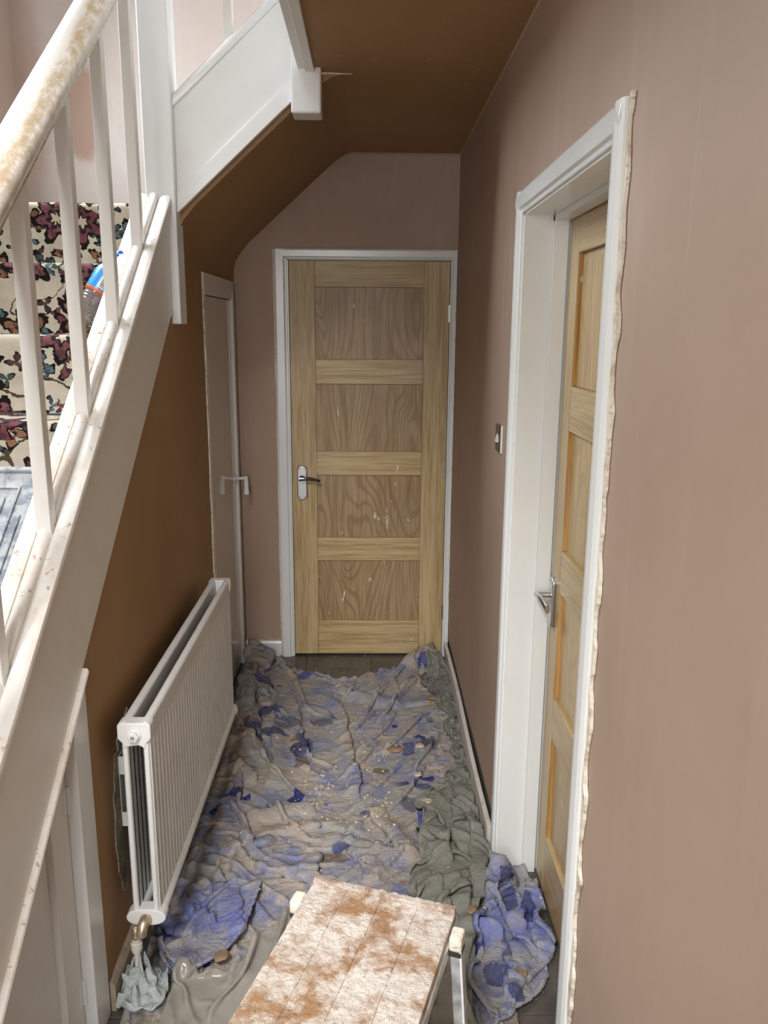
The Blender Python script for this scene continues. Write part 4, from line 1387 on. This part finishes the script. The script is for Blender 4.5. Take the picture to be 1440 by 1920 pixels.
def refine(P, seed, amp=0.005, scale=0.075, folds=(), fine=0.5):
    """double the grid and add creases: a network of thin ridges plus given fold lines (x, y)"""
    for _ in range(1):
        ny, nx = P.shape[:2]
        Q = np.zeros((2 * ny - 1, 2 * nx - 1, 3))
        Q[::2, ::2] = P
        Q[1::2, ::2] = 0.5 * (P[1:] + P[:-1])
        Q[:, 1::2] = 0.5 * (Q[:, 2::2] + Q[:, :-2:2])
        P = Q
    K = P.copy()
    K[1:-1, 1:-1] = 0.5 * P[1:-1, 1:-1] + 0.125 * (P[:-2, 1:-1] + P[2:, 1:-1] + P[1:-1, :-2] + P[1:-1, 2:])
    P = K
    ny, nx = P.shape[:2]
    rng = np.random.default_rng(seed)
    lx = np.linalg.norm(P[ny // 2, -1, :2] - P[ny // 2, 0, :2])
    ly = np.linalg.norm(P[-1, nx // 2, :2] - P[0, nx // 2, :2])
    h = np.zeros((ny, nx))
    for sc_, am in ((scale, 1.0), (scale * 0.5, 0.5), (scale * 0.27, 0.22 * fine * 2)):
        cy, cx = max(3, int(ly / sc_)), max(3, int(lx / sc_ * 0.75))
        n = smooth_noise(rng, ny, nx, (cy, cx)) + 0.45 * smooth_noise(rng, ny, nx, (2 * cy, 2 * cx))
        gate = np.clip(0.6 + 0.6 * smooth_noise(rng, ny, nx, (max(2, cy // 3), max(2, cx // 3))), 0, 1.4)
        h += am * gate * (np.exp(-(n / 0.16) ** 2) + 0.5 * np.exp(-(n / 0.45) ** 2))
    P[:, :, 2] += amp * h
    X, Y = P[:, :, 0].copy(), P[:, :, 1].copy()
    for q, ln in enumerate(folds):
        best = np.full((ny, nx), 9.0)
        side = np.zeros((ny, nx))
        tt = np.zeros((ny, nx))
        nX = np.zeros((ny, nx))
        nY = np.zeros((ny, nx))
        L = len(ln) - 1
        for k in range(L):
            (ax, ay), (bx, by) = ln[k], ln[k + 1]
            dx, dy = bx - ax, by - ay
            l2 = dx * dx + dy * dy
            t = np.clip(((X - ax) * dx + (Y - ay) * dy) / l2, 0, 1)
            wx = 0.006 * np.sin(t * 9 + q)
            d = np.hypot(X - ax - t * dx - wx, Y - ay - t * dy)
            sg = np.sign((X - ax - wx) * dy - (Y - ay) * dx)
            m_ = d < best
            best = np.where(m_, d, best)
            side = np.where(m_, sg, side)
            nX = np.where(m_, dy / math.sqrt(l2), nX)
            nY = np.where(m_, -dx / math.sqrt(l2), nY)
            tt = np.where(m_, (k + t) / L, tt)
        ends = np.clip(np.minimum(tt, 1 - tt) * 7, 0, 1)
        ends = ends * ends * (3 - 2 * ends) * 0.85 + 0.15 * (tt > 0) * (tt < 1)
        flip = 1 if q % 2 else -1
        w_ = np.where(side * flip > 0, 0.007, 0.036)
        A = 0.022 + 0.007 * math.sin(q * 2.3)
        prof_ = np.exp(-(best / w_) ** 2)
        P[:, :, 2] += A * ends * prof_
        # the crest leans over its steep side
        lean = 0.85 * A * ends * np.exp(-(best / 0.012) ** 2) * flip
        P[:, :, 0] += lean * nX
        P[:, :, 1] += lean * nY
    return P


def cloth_obj(name, P, mat, label, cat, sub=1, group=None, parent=None, keep=None, thick=0.0015):
    mb = MB().grid(P)
    if keep is not None:
        ny, nx = P.shape[:2]
        mb.f = [q for q in mb.f if all(keep.ravel()[i] for i in q)]
        used = sorted({i for q in mb.f for i in q})
        rm = {a: b for b, a in enumerate(used)}
        mb.v = [mb.v[i] for i in used]
        mb.f = [tuple(rm[i] for i in q) for q in mb.f]
    o = obj(name, mb, mat, parent, smooth=True, fixn=False)
    s = o.modifiers.new('smooth_folds', 'SUBSURF')
    s.levels = s.render_levels = sub
    t = o.modifiers.new('cloth_thickness', 'SOLIDIFY')
    t.thickness = thick
    t.offset = 1.0
    tag(o, label, cat, group)
    return o


# --- main blue dust sheet over the hall floor
_gx = GX0 + (np.arange(GNX) + 0.5)[None, :] * GC
_gy = GY0 + (np.arange(GNY) + 0.5)[:, None] * GC
for cx_, cy_, rx_, ry_, hh_ in ((-0.575, 3.84, 0.060, 0.10, 0.105), (-0.575, 3.55, 0.05, 0.16, 0.07), (0.300, 3.86, 0.065, 0.075, 0.085), (-0.56, 3.25, 0.05, 0.15, 0.035)):
    GH += hh_ * np.exp(-((_gx - cx_) / rx_) ** 2 - ((_gy - cy_) / ry_) ** 2)
def fx_main(u, v_):
    x = -0.612 + u * 0.985
    top = np.interp(u, [0, 0.1, 0.2, 0.35, 0.49, 0.6, 0.75, 0.88, 1.0], [3.93, 3.95, 3.84, 3.73, 3.665, 3.74, 3.83, 3.92, 3.90])
    return x, 1.50 + v_ * (top - 1.50)


u, v_, P0 = footprint(92, 214, fx_main)
mu = 1.06 + 0.55 * gauss(u, v_, 0.06, 0.93, 0.16, 0.20) + 0.35 * gauss(u, v_, 0.05, 0.55, 0.16, 0.5) + 0.45 * gauss(u, v_, 0.90, 0.97, 0.18, 0.10) + 0.25 * gauss(u, v_, 0.97, 0.5, 0.14, 0.5) + 0.10 * gauss(u, v_, 0.35, 0.85, 0.12, 0.22)
mv = 1.075 + 0.55 * gauss(u, v_, 0.06, 0.97, 0.16, 0.14) + 0.45 * gauss(u, v_, 0.88, 0.98, 0.2, 0.08) + 0.12 * gauss(u, v_, 0.35, 0.33, 0.35, 0.1) + 0.10 * gauss(u, v_, 0.1, 0.4, 0.2, 0.4)
Pm = drape(P0, mu, mv, 11, steps=80, iters=8, amp=0.014, bend=0.06, lim=(-0.632, 0.385, 1.4, 3.975), hmax=0.20, cells=(34, 15))
FOLDS = [[(-0.223, 3.604), (-0.123, 3.302), (-0.092, 3.021), (-0.054, 2.779), (-0.046, 2.637)], [(-0.003, 2.603), (0.087, 2.415), (0.144, 2.302)], [(-0.36, 3.575), (-0.299, 3.156), (-0.248, 2.937), (-0.246, 2.78)], [(-0.417, 3.517), (-0.37, 3.022), (-0.351, 2.818), (-0.378, 2.708)], [(-0.21, 3.604), (0.019, 3.46), (0.164, 3.406)], [(0.164, 3.406), (0.339, 3.46)], [(-0.448, 2.524), (-0.322, 2.555), (-0.175, 2.597)], [(-0.398, 2.432), (-0.168, 2.491), (-0.003, 2.439)], [(-0.165, 2.446), (0.015, 2.358), (0.171, 2.329)], [(-0.47, 2.333), (-0.306, 2.411)], [(-0.435, 2.178), (-0.409, 2.333), (-0.408, 2.403)], [(-0.073, 2.359), (-0.002, 2.276), (0.01, 2.187)], [(-0.176, 2.331), (-0.185, 2.226)], [(-0.536, 3.088), (-0.412, 2.897)], [(-0.565, 2.938), (-0.425, 2.762)], [(-0.376, 2.279), (-0.219, 2.226), (-0.151, 2.201)], [(0.061, 3.02), (0.237, 3.041)], [(-0.545, 3.634), (-0.459, 3.354), (-0.407, 3.022)], [(-0.566, 3.517), (-0.492, 3.253), (-0.482, 3.022)]]
Pm = refine(Pm, 2, 0.0048, 0.085, FOLDS)
cloth_obj('dust_sheet', Pm, 'blue_cloth', 'large crumpled blue dust sheet grey with plaster dust across the hall floor', 'dust sheet', sub=0)
stamp(Pm)
settle(5, 0.006)

# --- grey-green sheet bunched along the right wall
def fx_green(u, v_):
    yy = 1.60 + v_ * 2.20
    a = np.interp(yy, [1.6, 1.95, 2.11, 2.31, 2.55, 2.66, 2.76, 2.90, 3.27, 3.45, 3.6, 3.8], [0.10, 0.085, 0.115, 0.165, 0.185, 0.215, 0.300, 0.345, 0.340, 0.300, 0.265, 0.290])
    b = np.interp(yy, [1.6, 1.75, 2.06, 2.25, 2.42, 2.7, 3.2, 3.8], [0.255, 0.265, 0.320, 0.400, 0.382, 0.380, 0.384, 0.384])
    a = a + 0.010 * np.sin(yy * 31) + 0.006 * np.sin(yy * 67 + 1)
    return a + u * (b - a), yy + 0.012 * np.sin(u * 11)


u, v_, P0 = footprint(40, 150, fx_green)
mu = 1.32 + 0.6 * np.clip((v_ - 0.45) * 3, 0, 1) + 0 * u
mv = 1.12 + 0.10 * gauss(u, v_, 0.5, 0.35, 1, 0.2)
Pg = drape(P0, mu, mv, 5, steps=90, iters=10, amp=0.06, bend=0.7, lim=(0.05, 0.398, 1.4, 3.9), hmax=0.12, cells=(6, 2))
Pg = refine(Pg, 6, 0.0028, 0.15, [[(0.20, 2.55), (0.24, 2.40), (0.25, 2.25)], [(0.33, 2.62), (0.30, 2.45), (0.31, 2.30)], [(0.17, 2.25), (0.22, 2.10), (0.24, 1.95)], [(0.36, 2.50), (0.36, 2.35), (0.33, 2.15)], [(0.28, 2.20), (0.28, 2.0), (0.26, 1.85)]], 0.3)
cloth_obj('dust_sheet', Pg, 'green_cloth', 'grey-green dust sheet bunched along the skirting of the right wall', 'dust sheet', sub=0)
stamp(Pg)
settle(3, 0.004)

# --- second blue sheet heaped in the right doorway
def fx_right(u, v_):
    a = np.interp(v_, [0, 0.12, 0.3, 0.6, 1.0], [0.300, 0.270, 0.290, 0.335, 0.390])
    b = np.interp(v_, [0, 0.10, 0.25, 0.45, 0.8, 1.0], [0.315, 0.375, 0.470, 0.512, 0.516, 0.500])
    a = a + 0.012 * np.sin(v_ * 23)
    b = b + 0.008 * np.sin(v_ * 31)
    return a + u * (b - a), 1.655 + v_ * 0.61 + 0.015 * np.sin(u * 9)


u, v_, P0 = footprint(34, 64, fx_right)
mu = 1.30 + 0.30 * v_
mv = 1.12 + 0.35 * v_ * v_
Pr = drape(P0, mu, mv, 21, steps=90, iters=9, amp=0.06, bend=0.35, lim=(0.2, 0.522, 1.6, 2.268), hmax=0.16, cells=(4, 2))
Pr = refine(Pr, 8, 0.0028, 0.12, [[(0.40, 2.20), (0.44, 2.08), (0.43, 1.98)], [(0.48, 2.15), (0.50, 2.0), (0.47, 1.88)], [(0.34, 2.02), (0.36, 1.90), (0.33, 1.78)], [(0.42, 1.95), (0.40, 1.82), (0.36, 1.72)]], 0.3)
cloth_obj('dust_sheet', Pr, 'bright_blue_cloth', 'blue dust sheet heaped against the right-hand oak door', 'dust sheet', sub=0)
stamp(Pr)

# --- folded blue flap by the radiator valve
def fx_left(u, v_):
    a = np.interp(v_, [0, 0.3, 1.0], [-0.545, -0.585, -0.600])
    b = np.interp(v_, [0, 0.25, 1.0], [-0.395, -0.345, -0.325])
    return a + u * (b - a), np.interp(u, [0, 0.4, 1.0], [1.845, 1.79, 1.90]) + v_ * (2.165 - np.interp(u, [0, 0.4, 1.0], [1.845, 1.79, 1.90]))


u, v_, P0 = footprint(36, 46, fx_left)
mu = 1.10 + 0.20 * gauss(u, v_, 0.1, 0.6, 0.35, 0.6)
mv = 1.06 + 0.12 * gauss(u, v_, 0.2, 0.2, 0.4, 0.5)
Pl = drape(P0, mu, mv, 31, steps=80, iters=9, amp=0.03, bend=0.7, lim=(-0.63, -0.27, 1.70, 2.25), hmax=0.085, cells=(3, 2), eps=0.010)
Pl = refine(Pl, 9, 0.0022, 0.14, [[(-0.58, 2.10), (-0.50, 2.02), (-0.43, 1.985)], [(-0.60, 2.02), (-0.54, 1.95), (-0.47, 1.93)], [(-0.40, 2.15), (-0.38, 2.02), (-0.36, 1.95)], [(-0.57, 1.93), (-0.50, 1.85), (-0.46, 1.83)]])
cloth_obj('dust_sheet', Pl, 'bright_blue_cloth', 'folded bright blue flap of dust sheet beside the radiator valve', 'dust sheet', sub=0)
stamp(Pl)

# --- cloudy polythene sheet in the foreground
def fx_poly(u, v_):
    top = np.interp(u, [0, 0.25, 0.45, 0.6, 0.8, 1.0], [1.83, 1.80, 1.84, 1.95, 2.06, 2.02])
    x = np.interp(v_, [0, 1], [-0.54, -0.50]) + u * np.interp(v_, [0, 1], [0.60, 0.34])
    return x, 1.22 + v_ * (top - 1.22)


u, v_, P0 = footprint(50, 60, fx_poly)
mu = 1.07 + 0.16 * v_
mv = 1.06 + 0.06 * u
Pp = drape(P0, mu, mv, 41, steps=60, iters=7, amp=0.03, bend=0.2, lim=(-0.6, 0.3, 1.1, 2.2), hmax=0.07, cells=(6, 7), eps=0.006)
cloth_obj('polythene_sheet', Pp, 'polythene', 'cloudy grey polythene sheet left of the work platform', 'plastic sheet', thick=0.0006)


def fx_poly2(u, v_):
    a = np.interp(v_, [0, 0.5, 1.0], [0.02, 0.06, 0.14])
    b = np.interp(v_, [0, 0.35, 1.0], [0.315, 0.30, 0.215])
    return a + u * (b - a), 1.28 + v_ * 0.60


u, v_, P0 = footprint(34, 52, fx_poly2)
Pp2 = drape(P0, 1.16 + 0.15 * v_, 1.06 + 0 * u, 43, steps=60, iters=7, amp=0.04, bend=0.2, lim=(-0.1, 0.36, 1.1, 2.0), hmax=0.07, cells=(5, 4), eps=0.006)
cloth_obj('polythene_sheet', Pp2, 'polythene', 'strip of cloudy polythene under the right leg of the work platform', 'plastic sheet', thick=0.0006)

# --- pale rag wrapped at the foot of the radiator pipe
def fx_rag(u, v_):
    a = 2 * PI * u
    r = 0.018 + v_ * 0.062
    return -0.585 + r * np.cos(a) * 0.95 - 0.0, 1.765 + r * np.sin(a) * 0.95


u, v_, P0 = footprint(48, 16, fx_rag)
rg = np.random.default_rng(3)
P0[:, :, 2] = 0.075 * np.exp(-v_ * 2.2) + 0.010 + 0.022 * np.abs(smooth_noise(rg, 16, 48, (4, 11)))
P0[:, :, 0] += 0.010 * smooth_noise(rg, 16, 48, (4, 9))
P0[:, :, 1] += 0.010 * smooth_noise(rg, 16, 48, (4, 9))
P0[:, -1] = P0[:, 0]
P0[:, :, 0] = np.clip(P0[:, :, 0], -0.629, -0.3)
P0[:, :, 2] = np.maximum(P0[:, :, 2], 0.004)
cloth_obj('rag', P0, 'pale_rag', 'pale grey-green rag wrapped round the foot of the radiator pipe', 'rag')

# ------------------------------------------------------------------ plaster debris on the sheets


def top_at(x, y):
    """height of the cloth pile (max over a small neighbourhood of solver vertices)"""
    best = 0.0
    for Pq in (Pm, Pg, Pr, Pl):
        d = (Pq[:, :, 0] - x) ** 2 + (Pq[:, :, 1] - y) ** 2
        k = np.unravel_index(np.argmin(d), d.shape)
        if d[k] < 0.0006:
            best = max(best, Pq[k][2])
    return best


rng = random.Random(5)
m = MB()
CL = ((-0.03, 2.55, 0.07), (-0.20, 2.62, 0.06), (0.04, 2.60, 0.05), (-0.19, 2.75, 0.05), (0.0, 2.95, 0.07))
for q in range(760):
    if q < 460:
        cx_, cy_, cs_ = CL[q % 5]
        x, y = rng.gauss(cx_, cs_ * 0.7), rng.gauss(cy_, cs_ * 1.2)
    else:
        x, y = rng.uniform(-0.52, 0.34), rng.uniform(1.75, 3.6)
    if not (-0.55 < x < 0.37 and 1.7 < y < 3.7):
        continue
    s = 0.0011 + 0.0065 * rng.random() ** 3.2
    z = top_at(x, y) + 0.0022
    v = []
    a0 = rng.uniform(0, 6.28)
    for k in range(5):
        a = a0 + k * 2 * PI / 5
        r = s * rng.uniform(0.7, 1.3)
        v.append((x + r * math.cos(a), y + r * math.sin(a), z + rng.uniform(-0.3, 0.3) * s))
    v.append((x, y, z + s * rng.uniform(0.5, 0.9)))
    m.add(v, [(0, 1, 5), (1, 2, 5), (2, 3, 5), (3, 4, 5), (4, 0, 5), (4, 3, 2, 1, 0)])
tag(obj('plaster_crumbs', m, 'cream_flake', fixn=False), 'pale crumbs of plaster scattered over the dust sheet', 'plaster crumbs', kind='stuff')


def flake(x, y, r, mat, lab, seed, ex=1.0, rot=0.0):
    n = 11
    zs = top_at(x, y) + 0.004
    ring1 = []
    for k in range(n):
        a = 2 * PI * k / n
        rr = r * (0.8 + 0.35 * fbm(math.cos(a) * 2 + seed, math.sin(a) * 2, seed))
        px, py = rr * math.cos(a) * ex, rr * math.sin(a)
        ring1.append((x + px * math.cos(rot) - py * math.sin(rot), y + px * math.sin(rot) + py * math.cos(rot)))
    th = 0.004
    vs = [(p[0], p[1], zs) for p in ring1] + [(x + (p[0] - x) * 0.86, y + (p[1] - y) * 0.86, zs + th) for p in ring1]
    fs = [tuple(range(n - 1, -1, -1)), tuple(range(n, 2 * n))] + [(k, (k + 1) % n, n + (k + 1) % n, n + k) for k in range(n)]
    o = obj('plaster_flake', MB().add(vs, fs), mat, smooth=50)
    tag(o, lab, 'plaster flake', 'plaster flakes on the dust sheets')


flake(0.205, 2.60, 0.020, 'cream_flake', 'pale plaster flake on the grey-green dust sheet', 1.0, 1.5, 0.7)
flake(0.205, 3.02, 0.020, 'cream_flake', 'largest cream plaster flake near the right skirting', 2.0, 1.3, 0.2)
flake(0.185, 2.78, 0.017, 'cream_flake', 'crumbly cream flake on blue cloth left of the grey-green sheet', 3.0, 1.2, 0.5)
flake(0.105, 3.00, 0.040, 'brown_plaster', 'large round brown plaster dab on the blue sheet', 4.0, 1.15, 0.0)
flake(0.285, 3.42, 0.020, 'brown_plaster', 'oval brown plaster dab near the far right corner', 5.0, 1.7, -0.4)
flake(-0.305, 3.06, 0.022, 'brown_plaster', 'brown plaster dab beside the dark blue stain', 6.0, 1.3, 0.2)
flake(-0.395, 1.865, 0.024, 'brown_plaster', 'rust brown plaster dab on the flap by the radiator', 7.0, 1.2, 0.9)
flake(0.395, 1.80, 0.022, 'brown_plaster', 'rust brown plaster dab on the heap by the oak door', 8.0, 1.4, 0.2)
flake(0.30, 2.02, 0.016, 'brown_plaster', 'small orange-brown dab between green and blue cloth', 9.0, 1.6, 1.2)
flake(-0.33, 1.79, 0.012, 'brown_plaster', 'small brown chip on the polythene sheet', 10.0, 0.6, 0.1)

# ------------------------------------------------------------------ bottle lying against the stair
axis = Vector((0.112, 0.074, 0.212)).normalized()
bt = empty('drink_bottle', (-0.838, 2.425, 1.690), axis.to_track_quat('Z', 'Y').to_euler())
tag(bt, 'empty clear drink bottle with blue label and cap leaning on the stairs', 'bottle')
R_ = 0.0375
body = [(0.012, 0.002), (0.028, 0.0), (0.034, 0.004), (R_, 0.012)]
for k in range(8):
    z = 0.016 + k * 0.010
    body += [(R_, z), (R_ - 0.0022, z + 0.005)]
body += [(R_, 0.100), (R_, 0.158), (0.034, 0.172), (0.024, 0.190), (0.014, 0.202), (0.0125, 0.215)]
obj('bottle_body', MB().lathe(body, seg=28), 'clear_plastic', bt, True, smooth=40)
obj('label', MB().lathe([(R_ + 0.0004, 0.104), (R_ + 0.0006, 0.106), (R_ + 0.0006, 0.160), (0.0348, 0.173), (0.0250, 0.190)], seg=28), 'label_blue', bt, True, smooth=40)
obj('label_band', MB().lathe([(R_ + 0.0004, 0.097), (R_ + 0.0009, 0.098), (R_ + 0.0009, 0.1045), (R_ + 0.0004, 0.105)], seg=28), 'orange_band', bt, True, smooth=40)
obj('neck_ring', MB().lathe([(0.0135, 0.196), (0.0165, 0.198), (0.0165, 0.203), (0.0135, 0.205)], seg=24), 'black', bt, True, smooth=40)
obj('cap', MB().lathe([(0.0160, 0.206), (0.0175, 0.207), (0.0175, 0.222), (0.0165, 0.226), (0.010, 0.230), (0.010, 0.240), (0.008, 0.243)], seg=24), 'cap_blue', bt, True, smooth=40)
obj('base_print', MB().lathe([(0.010, 0.004), (0.018, 0.004), (0.018, 0.006), (0.010, 0.006)], seg=16), 'yellow', bt, True)
# barcode panel facing the hall: find the local angle that looks to the camera
inv = WM[bt.name].inverted()
cl = inv @ Vector((0.0, 0.0, HCAM))
a_c = math.atan2(cl.y, cl.x) + 0.15


def patch(a0, a1, z0, z1, r):
    n = 8
    mb = MB()
    return mb.sweep(lambda k: [(rr * math.cos(a0 + (a1 - a0) * k / n), rr * math.sin(a0 + (a1 - a0) * k / n), z) for rr, z in ((r, z0), (r + 0.0004, z0), (r + 0.0004, z1), (r, z1))], range(n + 1))


lb = obj('barcode_panel', patch(a_c - 0.42, a_c + 0.42, 0.110, 0.150, R_ + 0.0007), 'label_white', bt, True)
zb = 0.113
k = 0
while zb < 0.147:
    wbar = (0.0018, 0.0009, 0.0026, 0.0012, 0.0022)[k % 5]
    obj('bar', patch(a_c - 0.33, a_c + 0.33, zb, zb + wbar, R_ + 0.0012), 'ink', lb, True)
    zb += wbar + (0.0012, 0.0018, 0.0010)[k % 3]
    k += 1

# ------------------------------------------------------------------ plastic tray and brush lying on the lower steps
sa = math.atan(RISE / GOING)
ty, tz = 1.862, Z0 - (Y0 - 1.862) * RISE / GOING + 0.012
tr = empty('paint_tray', (-0.905, ty, tz), (sa, 0, 0))
tag(tr, 'dusty grey ribbed plastic tray lying face up on the carpeted steps', 'tray')
TW, TL = 0.330, 0.48
obj('floor_panel', MB().box(-TW / 2, TW / 2, -TL, 0, 0, 0.004), 'dusty_grey_plastic', tr, True, bevel=0.001)
for x0, x1, y0, y1 in ((-TW / 2, TW / 2, -0.012, 0.0), (-TW / 2, TW / 2, -TL, -TL + 0.01), (-TW / 2, -TW / 2 + 0.010, -TL, 0), (TW / 2 - 0.010, TW / 2, -TL, 0)):
    obj('rim', MB().box(x0, x1, y0, y1, 0.004, 0.016), 'dusty_grey_plastic', tr, True, bevel=0.003)
obj('raised_frame', MB().box(-0.10, 0.115, -0.06, -0.055, 0.004, 0.010).box(0.112, 0.117, -TL + 0.03, -0.055, 0.004, 0.010), 'dusty_grey_plastic', tr, True, bevel=0.0015)
for i, x in enumerate((-0.12, -0.085, -0.05, -0.015, 0.02, 0.055, 0.085, 0.132, 0.146)):
    ys = -0.085 if i < 7 else -0.135
    obj('rib', MB().box(x - 0.006, x + 0.006, -TL + 0.02, ys, 0.004, 0.0105), 'dusty_grey_plastic', tr, True, bevel=0.003)
br = empty('paint_brush', (-0.868, 1.765, Z0 - (Y0 - 1.765) * RISE / GOING + 0.0245), (sa, 0, -0.05))
tag(br, 'plaster-caked brush resting on the grey tray', 'brush')
obj('handle', MB().sweep(lambda t: [(0.013 * (0.75 + 0.35 * math.sin(t * PI)) * math.cos(a), 0.03 - 0.14 * t, 0.013 + 0.009 * math.sin(a)) for a in [2 * PI * q / 12 for q in range(12)]], [k / 10 for k in range(11)]), 'handle_wood', br, True, smooth=50)
obj('ferrule', MB().box(-0.022, 0.022, -0.150, -0.110, 0.003, 0.024), 'alu', br, True, bevel=0.004)
obj('bristles', MB().sweep(lambda t: [((0.021 + 0.006 * t) * sx_, -0.150 - 0.07 * t, 0.013 + (0.009 - 0.004 * t) * sz_) for sx_, sz_ in ((-1, -1), (1, -1), (1, 1), (-1, 1))], (0, 0.5, 1)), 'bristle', br, True, bevel=0.003)
